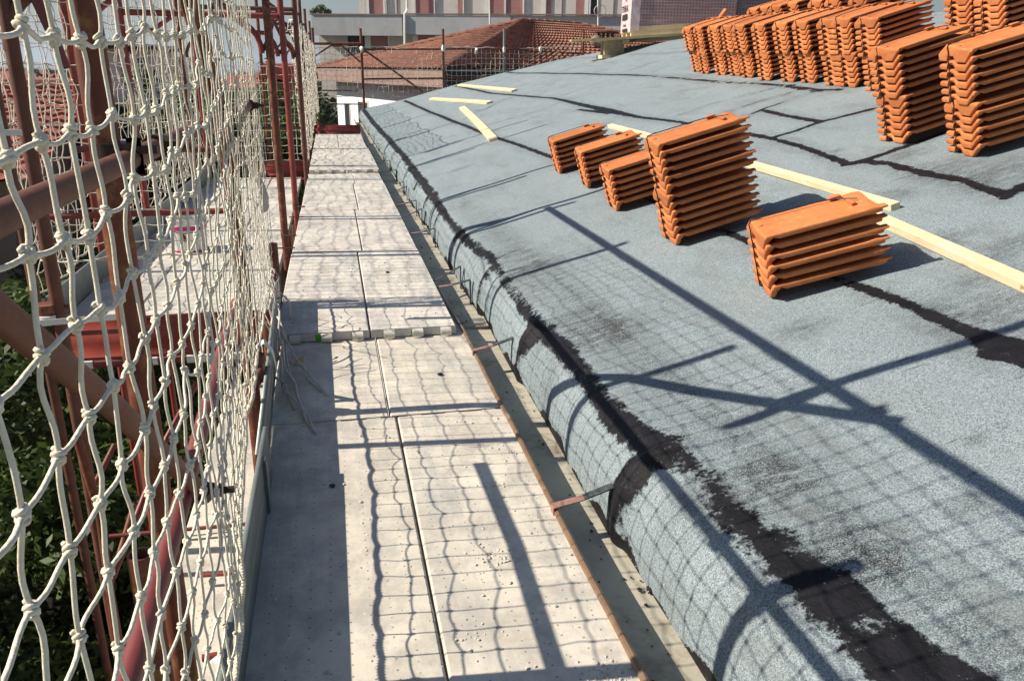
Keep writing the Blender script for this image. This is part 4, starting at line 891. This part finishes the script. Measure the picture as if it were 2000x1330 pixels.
# ------------------------------------------------------------ trees
def leafcloud(name, matn, parent, blobs, nleaf, size, seed=0, flat=.3):
    g_ = np.random.default_rng(seed); w = np.array([q[3]**2 for q in blobs]); pick = g_.choice(len(blobs), nleaf, p=w/w.sum()); B = np.array([q[:3] for q in blobs]); Rr = np.array([q[3] for q in blobs])
    d = g_.normal(size=(nleaf, 3)); d /= np.linalg.norm(d, axis=1)[:, None]; rad = g_.random(nleaf)**.35
    c = B[pick]+d*(Rr[pick]*rad)[:, None]*np.array([1, 1, .85])
    nrm = d+g_.normal(size=(nleaf, 3))*.7+np.array([0, 0, .35]); nrm /= np.linalg.norm(nrm, axis=1)[:, None]
    a = np.cross(nrm, g_.normal(size=(nleaf, 3))); a /= np.linalg.norm(a, axis=1)[:, None]; bb = np.cross(nrm, a)
    s = size*g_.uniform(.6, 1.3, nleaf)[:, None]
    V = np.stack([c-a*s, c-bb*s*.42+nrm*s*.08, c+a*s, c+bb*s*.42+nrm*s*.08], 1).reshape(-1, 3)
    off = WL[parent.name] if parent is not None else np.array([0., 0, -9]); me = bpy.data.meshes.new(name); me.vertices.add(len(V)); me.vertices.foreach_set('co', (V-off).reshape(-1))
    me.loops.add(len(V)); me.loops.foreach_set('vertex_index', np.arange(len(V))); me.polygons.add(nleaf); me.polygons.foreach_set('loop_start', np.arange(nleaf)*4); me.polygons.foreach_set('loop_total', np.full(nleaf, 4))
    me.update(calc_edges=True); me.materials.append(MT[matn])
    at = me.attributes.new('tone', 'FLOAT', 'POINT'); tn = np.clip(g_.normal(.45, .25, nleaf), 0, 1); at.data.foreach_set('value', np.repeat(tn, 4).astype(np.float32))
    o = bpy.data.objects.new(name, me); COL.objects.link(o); o.parent = parent; WL[o.name] = off
    if parent is None: o.location = off.tolist()
    return o
def tree(x, y, z0, H_, rad, label, nleaf=6000, size=.08, matn='leaf', seed=1, group=None, hollow=True):
    g_ = random.Random(seed); t = thing('tree', label, 'tree', (x, y, z0), group); b = MB(); tr = rad*.09+.03
    top = np.array([x+g_.uniform(-.1, .1)*rad, y, z0+H_-rad*.9]); b.tube([(x, y, z0), (x+.1, y, z0+(H_-rad)*.5), top], tr, 8, taper=.5); blobs = []
    for k in range(max(7, int(9))):
        a = k*2.4+g_.random(); el = g_.uniform(-.5, 1.2); rr = rad*g_.uniform(.45, .75); e = np.array([x+math.cos(a)*math.cos(el)*rr, y+math.sin(a)*math.cos(el)*rr, z0+H_-rad+math.sin(el)*rr*.9])
        s_ = top+(np.array([x, y, z0])-top)*g_.uniform(.05, .35); b.tube([s_, (s_+e)/2+np.array([0, 0, .1*rad]), e], tr*.35, 5, taper=.4); blobs.append((*e, rad*g_.uniform(.32, .52)))
        for _ in range(3):
            q = e+np.array([g_.gauss(0, .3), g_.gauss(0, .3), g_.gauss(0, .22)])*rad; blobs.append((*q, rad*g_.uniform(.12, .25)))
    b.build('trunk', MT['bark'], t); leafcloud('crown', matn, t, blobs, nleaf, size, seed); return t
GT = 'trees below the scaffold'
for i, (x, y, H_, rad, lab) in enumerate(((-2.3, 3.0, 7.2, 1.6, 'dark leafy tree straight below the near net'), (-3.6, 4.6, 8.6, 1.9, 'sunlit leafy tree at the left edge behind the near outer post'), (-2.2, 5.4, 6.6, 1.5, 'leafy tree in the gap between the near post and the side bay'), (-4.6, 8.2, 8.7, 2.1, 'broad leafy tree outside the bay net'), (-1.7, 1.6, 6.4, 1.4, 'dark tree crown at the lower left corner of the picture'), (-3.1, 10.5, 8.3, 1.6, 'leafy tree seen through the outer bay net'), (-5.6, 6.2, 8.3, 2.0, 'sunlit tree in front of the red tiled house'), (-3.6, 2.6, 6.6, 1.8, 'dark tree crown low at the left picture edge'), (-1.4, 3.2, 5.6, 1.3, 'shaded tree crown deep below the near rails'), (-2.6, 7.0, 7.6, 1.5, 'leafy tree just outside the bay toe board'))):
    tree(x, y, -9, H_, rad*1.1, lab, 16000, .062, 'leaf', 10+i, GT)
GB = 'trees among the distant roofs'
for i, (px, Y, top, rad, lab) in enumerate(((285, 14.5, 178, 1.7, 'leafy green tree behind the thick near post'), (352, 18, 160, 2.1, 'leafy green tree behind the bay net, in its middle'), (415, 16, 185, 1.7, 'round green tree behind the upper bay rail'), (468, 21, 165, 2.2, 'green tree behind the far end of the near net'), (250, 20, 160, 2.0, 'green tree just right of the red tiled roof'), (538, 19, 215, 1.3, 'small tree before the orange house beyond the bay end net'), (75, 45, 128, 5, 'wide dark tree on the skyline above the red tiled roof at the left'), (30, 60, 122, 5, 'skyline tree at the far left edge'), (175, 60, 124, 5, 'dark skyline tree left of the flat roofed white house'), (330, 40, 136, 4, 'skyline tree right of the flat roofed white house'), (420, 70, 126, 6, 'dark skyline tree behind the near net top'), (470, 50, 133, 4, 'skyline tree behind the end of the near net'), (532, 60, 133, 6, 'dark green tree below the hills, left of the free standing posts'), (590, 75, 136, 3, 'dark green tree below the hills, right of the free standing posts'), (548, 28, 175, 1.0, 'round tree behind the orange house roof'))):
    c = ay(px, top, Y); tree(c[0], Y, -9, c[2]+9, rad, lab, 5000 if Y > 30 else 9000, .055*rad if Y > 30 else .085, 'leafdark' if Y > 30 else 'leaf', 40+i, GB)
b = None

# ------------------------------------------------------------ houses
def wavyroof(p00, p10, p01, p11, pitch, rows, matn, parent, name='roof', amp=.035, lift=.045):
    """tile courses between an eave p00-p10 and an upper edge p01-p11"""
    p00, p10, p01, p11 = map(lambda q: np.array(q, float), (p00, p10, p01, p11)); L = np.linalg.norm(p10-p00); nw = max(int(L/pitch), 3); n_ = nw*4; nrm = np.cross(p10-p00, p01-p00); nrm /= np.linalg.norm(nrm); nrm *= np.sign(nrm[2])
    b = MB(); vs = []; lv = []
    for r_ in range(rows):
        lv += [(r_/rows, lift), ((r_+1)/rows-.0005, .0)]
    for (t, lift) in lv:
        for i in range(n_+1):
            s = i/n_; p = (p00*(1-s)+p10*s)*(1-t)+(p01*(1-s)+p11*s)*t; d = np.linalg.norm((p10-p00)*(1-t)+(p11-p01)*t)/L
            vs.append(p+nrm*(lift+amp*(.5+.5*math.cos(2*math.pi*i/4)) if d > .02 else 0))
    k = n_+1; b.add(vs, [(a*k+i, a*k+i+1, (a+1)*k+i+1, (a+1)*k+i) for a in range(len(lv)-1) for i in range(n_)]); return b.build(name, MT[matn], parent, auto=35)
C0 = ay(866, 137, 30.); da = np.array([-.30, .954, 0]); db = np.array([.954, .30, 0]); LA, LB = 16., 19.; ZE = C0[2]; RH = 2.25
h = thing('house', 'white house with an old brown hipped tile roof, standing just beyond the gable net', 'house', (*(C0+da*8+db*8)[:2], -9), 'houses around the site')
ap1 = C0+da*8+db*8+np.array([0, 0, RH]); ap2 = C0+da*8+db*11.5+np.array([0, 0, RH-.05]); cA = C0+da*LA; cB = C0+db*LB; cAB = C0+da*LA+db*LB
wavyroof(cA, C0, ap1, ap1, .3, 22, 'oldtile', h, 'roof', .05); wavyroof(C0, cB, ap1, ap2, .34, 17, 'oldtile', h, 'roof', .09, .11)
b = MB(); b.add([cA, cAB, ap2, ap1, cB], [(0, 1, 2, 3), (1, 4, 2)]); b.build('roof', MT['oldtile'], h)
b = MB()
for a_, c_ in ((C0, ap1), (cA, ap1), (ap1, ap2), (cB, ap2)):
    L = np.linalg.norm(c_-a_); k = int(L/.4)
    for i in range(k): p, q = a_+(c_-a_)*(i/k), a_+(c_-a_)*((i+1.1)/k); b.tube([p+np.array([0, 0, .09]), q+np.array([0, 0, .05+rnd.uniform(-.02, .02)])], .13, 8)
b.build('ridge_tiles', MT['oldtile'], h)
b = MB(); up = np.array([0, 0, .0]); inn = .85
b.obox(C0+np.array([0, 0, -.62])+da*.0, da*LA, db*.08, (0, 0, .58)); b.build('fascia', MT['fascia'], h)
b = MB(); b.obox(C0+np.array([0, 0, -.64])+db*.1, db*LB, da*.08, (0, 0, .6)); b.obox(C0+np.array([0, 0, -.60])+da*.1+db*.1, da*(LA-.2), db*(LB-.2), (0, 0, .02)); b.build('soffit_painted_shade', MT['dark'], h)  # near-black strip and sheet: the shadow under the right-hand eave, painted as colour
b = MB(); o_ = C0+da*inn+db*inn; b.obox((o_[0], o_[1], -9), da*(LA-2*inn), db*(LB-2*inn), (0, 0, ZE+9-.62)); hw = b.build('wall', MT['wallwhite'], h, smooth=False)
for (s, z0, w_, hh) in ((2.6, -1.05, 1.1, 1.0), (5.2, -.75, .75, .55), (9.5, -1.6, 1.5, 1.6), (12.2, -1.6, .9, 1.4)):
    f = MB(); f.obox(o_+da*s-db*.03+np.array([0, 0, z0-ZE]), da*w_, db*.05, (0, 0, hh)); f.v = [(v[0], v[1], v[2]) for v in f.v]; fo = f.build('window', MT['wallcream'], h, smooth=False)
    g_ = MB(); g_.obox(o_+da*(s+.1)-db*.05+np.array([0, 0, z0+.1-ZE]), da*(w_-.2), db*.03, (0, 0, hh-.2)); g_.build('pane', MT['glass'], fo, smooth=False)

# apartment block
AY = 60.; h = thing('apartment_block', 'long apartment block with grey concrete balcony bands and dusty pink shutters', 'building', (8, AY, -9), 'houses around the site')
FA = ay(609, 30, AY); FB = min((ay(1300, 33.5, Y_) for Y_ in np.arange(30, 75, .1)), key=lambda p: abs(p[2]-FA[2]))
FX = FB-FA; FX[2] = 0; FX /= np.linalg.norm(FX); FN = np.array([-FX[1], FX[0], 0])
def fpt(px, py, off): d = ray(px, py); t_ = ((FA+FN*off-EYE)@FN)/(d@FN); return EYE+d*t_
def slab(name, x0, y0, x1, y1, Y, depth, matn, parent=h, z0=None):
    off = Y-AY; xm = (x0+x1)/2; a, c = fpt(x0, (y0+y1)/2, off), fpt(x1, (y0+y1)/2, off); zt, zb = fpt(xm, y0, off)[2], fpt(xm, y1, off)[2]
    if z0 is not None: zb = z0
    b = MB(); b.obox((a[0], a[1], zb), FX*((c-a)@FX), FN*depth, (0, 0, zt-zb)); return b.build(name, MT[matn], parent, smooth=False)
slab('balcony_band', 609, 30, 789, 70, AY, .25, 'conc'); slab('balcony_band', 793, 31, 997, 69, AY-.05, .25, 'conc'); slab('balcony_band', 998, 33, 1600, 73, AY+.1, .25, 'conc')
slab('coping', 608, 27.5, 789, 30, AY-.05, .4, 'fascia'); slab('coping', 793, 28.5, 1600, 31, AY-.1, .4, 'fascia')
slab('floor_slab', 609, 66, 1600, 69.5, AY+.36, 3.2, 'conc')
slab('wall', 625, 70, 1600, 140, AY+1.6, 10, 'wallcream', z0=-9)
slab('wall', 700, -60, 1600, 66, AY+2.1, 9, 'wallcream')
for (x0, y0, x1, y1, Y, m_) in ((680, 70, 713, 118, 1.6, 'dark'), (725, 70, 758, 106, 1.6, 'shutter'), (817, 70, 850, 100, 1.6, 'shutter'), (721, -30, 748, 30, 2.1, 'shutter'), (812, -30, 846, 30, 2.1, 'shutter'), (894, -30, 904, 30, 2.1, 'shutter'), (956, -30, 984, 31, 2.1, 'shutter'), (990, -30, 1021, 31, 2.1, 'shutter'), (1067, -30, 1077, 32, 2.1, 'shutter'), (1125, -30, 1141, 33, 2.1, 'shutter'), (1155, -30, 1168, 35, 2.1, 'dark'), (1198, -30, 1200, 36, 2.1, 'fascia'), (774, -30, 775.2, 30, 2.1, 'fascia'), (1097, -30, 1098.6, 33, 2.1, 'fascia')):
    f = slab('window', x0, y0, x1, y1, AY+Y-.06, .12, m_); 
for (x0, x1) in ((748, 751.5), (752.5, 754), (708, 711), (715, 720), (807, 810), (847, 849), (985, 988), (1021, 1024), (1142, 1150), (1151, 1154), (904, 906), (950, 954), (1062, 1066), (708, 709)): slab('jamb', x0, -30, x1, 31, AY+1.95, .1, 'tape')
for (x0, x1, y0, y1) in ((713, 724, 70, 118), (758, 760, 70, 110), (806, 816, 70, 105)): slab('jamb', x0, y0, x1, y1, AY+1.48, .1, 'wallwhite')
for k in range(8): slab('railing', 683+k*4, 92, 684+k*4, 118, AY+1.3, .03, 'tape')
slab('railing', 682, 106, 715, 107.5, AY+1.25, .04, 'conc')
b = MB(); q0, q1, q2, q3 = fpt(795, -40, 1.6), fpt(795, 20, 1.6), fpt(790.5, 28, -.15), fpt(791, 112, -.15); b.tube([q0, q1, q2, q3], .09, 8); b.build('downpipe', MT['tape'], h)
slab('joint', 786.5, 30, 788.5, 112, AY-.08, .2, 'dark')
c = fpt(625, 28, .8); t = thing('terrace_shrub', 'small shrub on the terrace corner of the apartment block', 'shrub', c); b = MB(); b.tube([c+np.array([0, 0, -.3]), c+np.array([.1, 0, .3])], .05, 5); b.build('stem', MT['bark'], t); leafcloud('foliage', 'leaf', t, [(c[0]+dx, c[1], c[2]+dz, r_) for dx, dz, r_ in ((-.4, .1, .35), (.1, .3, .4), (.55, .1, .3))], 700, .09, 5)
for px, lab, tp in ((955.5, 'thin antenna pole before the apartment block, left of the timber platform', -30), (1168, 'antenna pole with a bent wire loop above the timber platform', -30)):
    a, c = ay(px+3, 84, 45.), ay(px, tp, 45.); t = thing('antenna_pole', lab, 'antenna', (a[0], 45, a[2]-1.5), 'antenna poles'); tubeobj('pole', [a+np.array([0, 0, -1.5]), c], .045, 'tape', t, 8)
    if px > 1000: b = MB(); q = ay(1172, 22, 45.); b.tube([q+np.array([.35*math.sin(s), 0, .3*math.cos(s)]) for s in np.linspace(0, 6.2, 16)], .02, 5); b.build('loop', MT['tape'], t)
# chimney and flue heads on the tile roof beyond
q = ay(1166, 82, 36.); t = thing('roof_cowl', 'dark round cowl and small slatted flue on the roof behind the timber platform', 'chimney', q); b = MB(); b.blob(q+np.array([0, 0, .0]), .33, .2, .3, 12, 6); b.build('cowl', MT['fascia'], t)
b = MB(); q2 = ay(1180, 76, 36.); 
for k in range(4): b.box((q2[0]-.3+.22*k, 35.9, q2[2]-.4), (q2[0]-.22+.22*k, 36.1, q2[2]+.22))
b.box((q2[0]-.45, 35.8, q2[2]+.22), (q2[0]+.6, 36.3, q2[2]+.28)); b.box((q2[0]-.9, 35.8, q2[2]-.6), (q2[0]+.9, 36.4, q2[2]-.38)); b.build('flue', MT['clamp'], t)
c = ay(1452, 40, 30.); t = thing('white_house', 'white wall of a house corner showing above the long tile row', 'house', (c[0]+2, 31, -9), 'houses around the site'); b = MB(); b.box((c[0], 30, -9), (c[0]+6, 34, c[2]+1.6)); b.build('wall', MT['wallwhite'], t, smooth=False)
b = MB(); b.box((c[0]+.5, 29.96, c[2]+.05), (c[0]+1.0, 30.05, c[2]+.9)); b.build('window', MT['conc'], t, smooth=False); b = MB(); b.box((c[0]-.5, 29.5, c[2]+1.6), (c[0]+6.5, 34.5, c[2]+1.75)); b.build('roof', MT['fascia'], t, smooth=False)

# houses down on the left, through the nets
def hut(name, label, x0, x1, y0, y1, ze, zr, wallm, roofm, axis='x', pitch=.23, rows=14):
    t = thing(name, label, 'house', ((x0+x1)/2, (y0+y1)/2, -9), 'houses around the site'); b = MB(); b.box((x0, y0, -9), (x1, y1, ze-.05)); b.build('wall', MT[wallm], t, smooth=False); o = .5
    ym = (y0+y1)/2
    wavyroof((x0-o, y0-o, ze), (x1+o, y0-o, ze), (x0-o, ym, zr), (x1+o, ym, zr), pitch, rows, roofm, t); b = MB(); b.add([(x0-o, ym, zr), (x1+o, ym, zr), (x1+o, y1+o, ze), (x0-o, y1+o, ze)], [(0, 1, 2, 3)]); b.build('roof', MT[roofm], t)
    for x_ in (x0, x1): b = MB(); b.add([(x_, y0, ze-.05), (x_, y1, ze-.05), (x_, ym, zr-.1)], [(0, 1, 2)]); b.build('gable', MT[wallm], t, smooth=False)
    b = MB(); b.tube([(x0-o, ym, zr+.05), (x1+o, ym, zr+.05)], .12, 8); b.build('ridge_tiles', MT[roofm], t); return t
t = hut('tiled_house', 'low house with a wide red tiled roof at the left edge behind the net', -16, -4.1, 11.2, 17.4, .08, 1.08, 'fascia', 'redtile')
b = MB(); b.box((-6.6, 11.15, -2.6), (-5.6, 11.2, -1.0)); b.box((-5.2, 11.15, -2.6), (-4.5, 11.2, -1.0)); b.build('window', MT['dark'], t, smooth=False)
t = hut('tiled_house', 'second red tiled house farther off behind the left posts', -14, -7.2, 26, 33, -2.6, -1.2, 'orangewall', 'redtile')
hut('tiled_house', 'red tiled house behind the outer bay net', -9.5, -5.0, 38, 46, -2.6, -1.2, 'wallcream', 'redtile')
t = hut('tiled_house', 'orange house with teal shutters seen between the free standing posts', -1.95, -.95, 30.0, 37, 1.0, 1.45, 'orangewall', 'redtile')
for x, z in ((-1.62, -.5), (-1.62, -2.0), (-1.62, -4.4)):
    b = MB(); b.box((x, 29.93, z), (x+.52, 30.0, z+.85)); f = b.build('window', MT['teal'], t, smooth=False)
b = MB(); b.box((-2.0, 29.9, -.95), (-.9, 30.0, -.8)); b.build('string_course', MT['fascia'], t, smooth=False)
for (px0, py0, px1, py1, Y, m_, lab, rm) in ((215, 97, 292, 150, 40., 'wallcream', 'pale flat roofed house on the skyline between the near posts', 'dark'), (340, 118, 400, 160, 55., 'wallwhite', 'white distant house behind the near net', 'fascia'), (120, 145, 165, 180, 50., 'orangewall', 'orange distant house left of the pale flat roofed one', 'fascia')):
    a, c = ay(px0, py1, Y), ay(px1, py0, Y); t = thing('distant_house', lab, 'house', ((a[0]+c[0])/2, Y+3, -9), 'houses around the site'); b = MB(); b.box((a[0], Y, -9), (c[0], Y+6, c[2])); b.build('wall', MT[m_], t, smooth=False)
    b = MB(); b.box((a[0]-.4, Y-.4, c[2]), (c[0]+.4, Y+6.4, c[2]+.18)); b.build('roof', MT[rm], t, smooth=False); w = c[0]-a[0]
    b = MB(); b.box((a[0]+w*.3, Y-.05, c[2]-.95), (a[0]+w*.45, Y+.02, c[2]-.35)); b.box((a[0]+w*.7, Y-.05, c[2]-.95), (a[0]+w*.85, Y+.02, c[2]-.35)); b.build('window', MT['glass'], t, smooth=False)
g_ = random.Random(3)
for i in range(16):
    Y = g_.uniform(90, 420); x = -Y*g_.uniform(.02, .42); w = g_.uniform(8, 14); ze = g_.uniform(-3.5, -1.2)
    t = thing('distant_house', 'distant red roofed house on the plain towards the hills', 'house', (x, Y, -9), 'red roofed houses on the plain')
    b = MB(); b.box((x-w/2, Y, -9), (x+w/2, Y+8, ze)); b.build('wall', MT[g_.choice(['wallcream', 'orangewall', 'wallwhite'])], t, smooth=False)
    b = MB(); b.add([(x-w/2-.6, Y-.6, ze), (x+w/2+.6, Y-.6, ze), (x-w/2-.6, Y+4, ze+1.8), (x+w/2+.6, Y+4, ze+1.8), (x-w/2-.6, Y+8.6, ze), (x+w/2+.6, Y+8.6, ze)], [(0, 1, 3, 2), (2, 3, 5, 4), (0, 2, 4), (1, 5, 3)]); b.build('roof', MT['redtile'], t, smooth=False)
b = MB(); 
blobs = [(g_.uniform(-420, 60), g_.uniform(150, 900), g_.uniform(-7.5, -4.5), g_.uniform(3, 6)) for _ in range(160)]
wl = leafcloud('woodland', 'leafdark', None, blobs, 26000, .9, 77); tag(wl, 'far dark belt of trees on the plain below the hills', 'woodland', kind='stuff')

# ------------------------------------------------------------ haze
HAZE = 3.0e-4
if HAZE:
    mt = bpy.data.materials.new('haze_air'); mt.use_nodes = True; nt = mt.node_tree; nt.nodes.remove(nt.nodes['Principled BSDF'])
    v = nt.nodes.new('ShaderNodeVolumePrincipled'); v.inputs['Color'].default_value = (.70, .83, 1, 1); v.inputs['Density'].default_value = HAZE; v.inputs['Anisotropy'].default_value = .3
    nt.links.new(v.outputs[0], nt.nodes['Material Output'].inputs['Volume'])
    b = MB(); b.box((-7100, -450, -22), (7100, 14100, 130)); o = b.build('haze', mt, smooth=False); tag(o, kind='stuff')
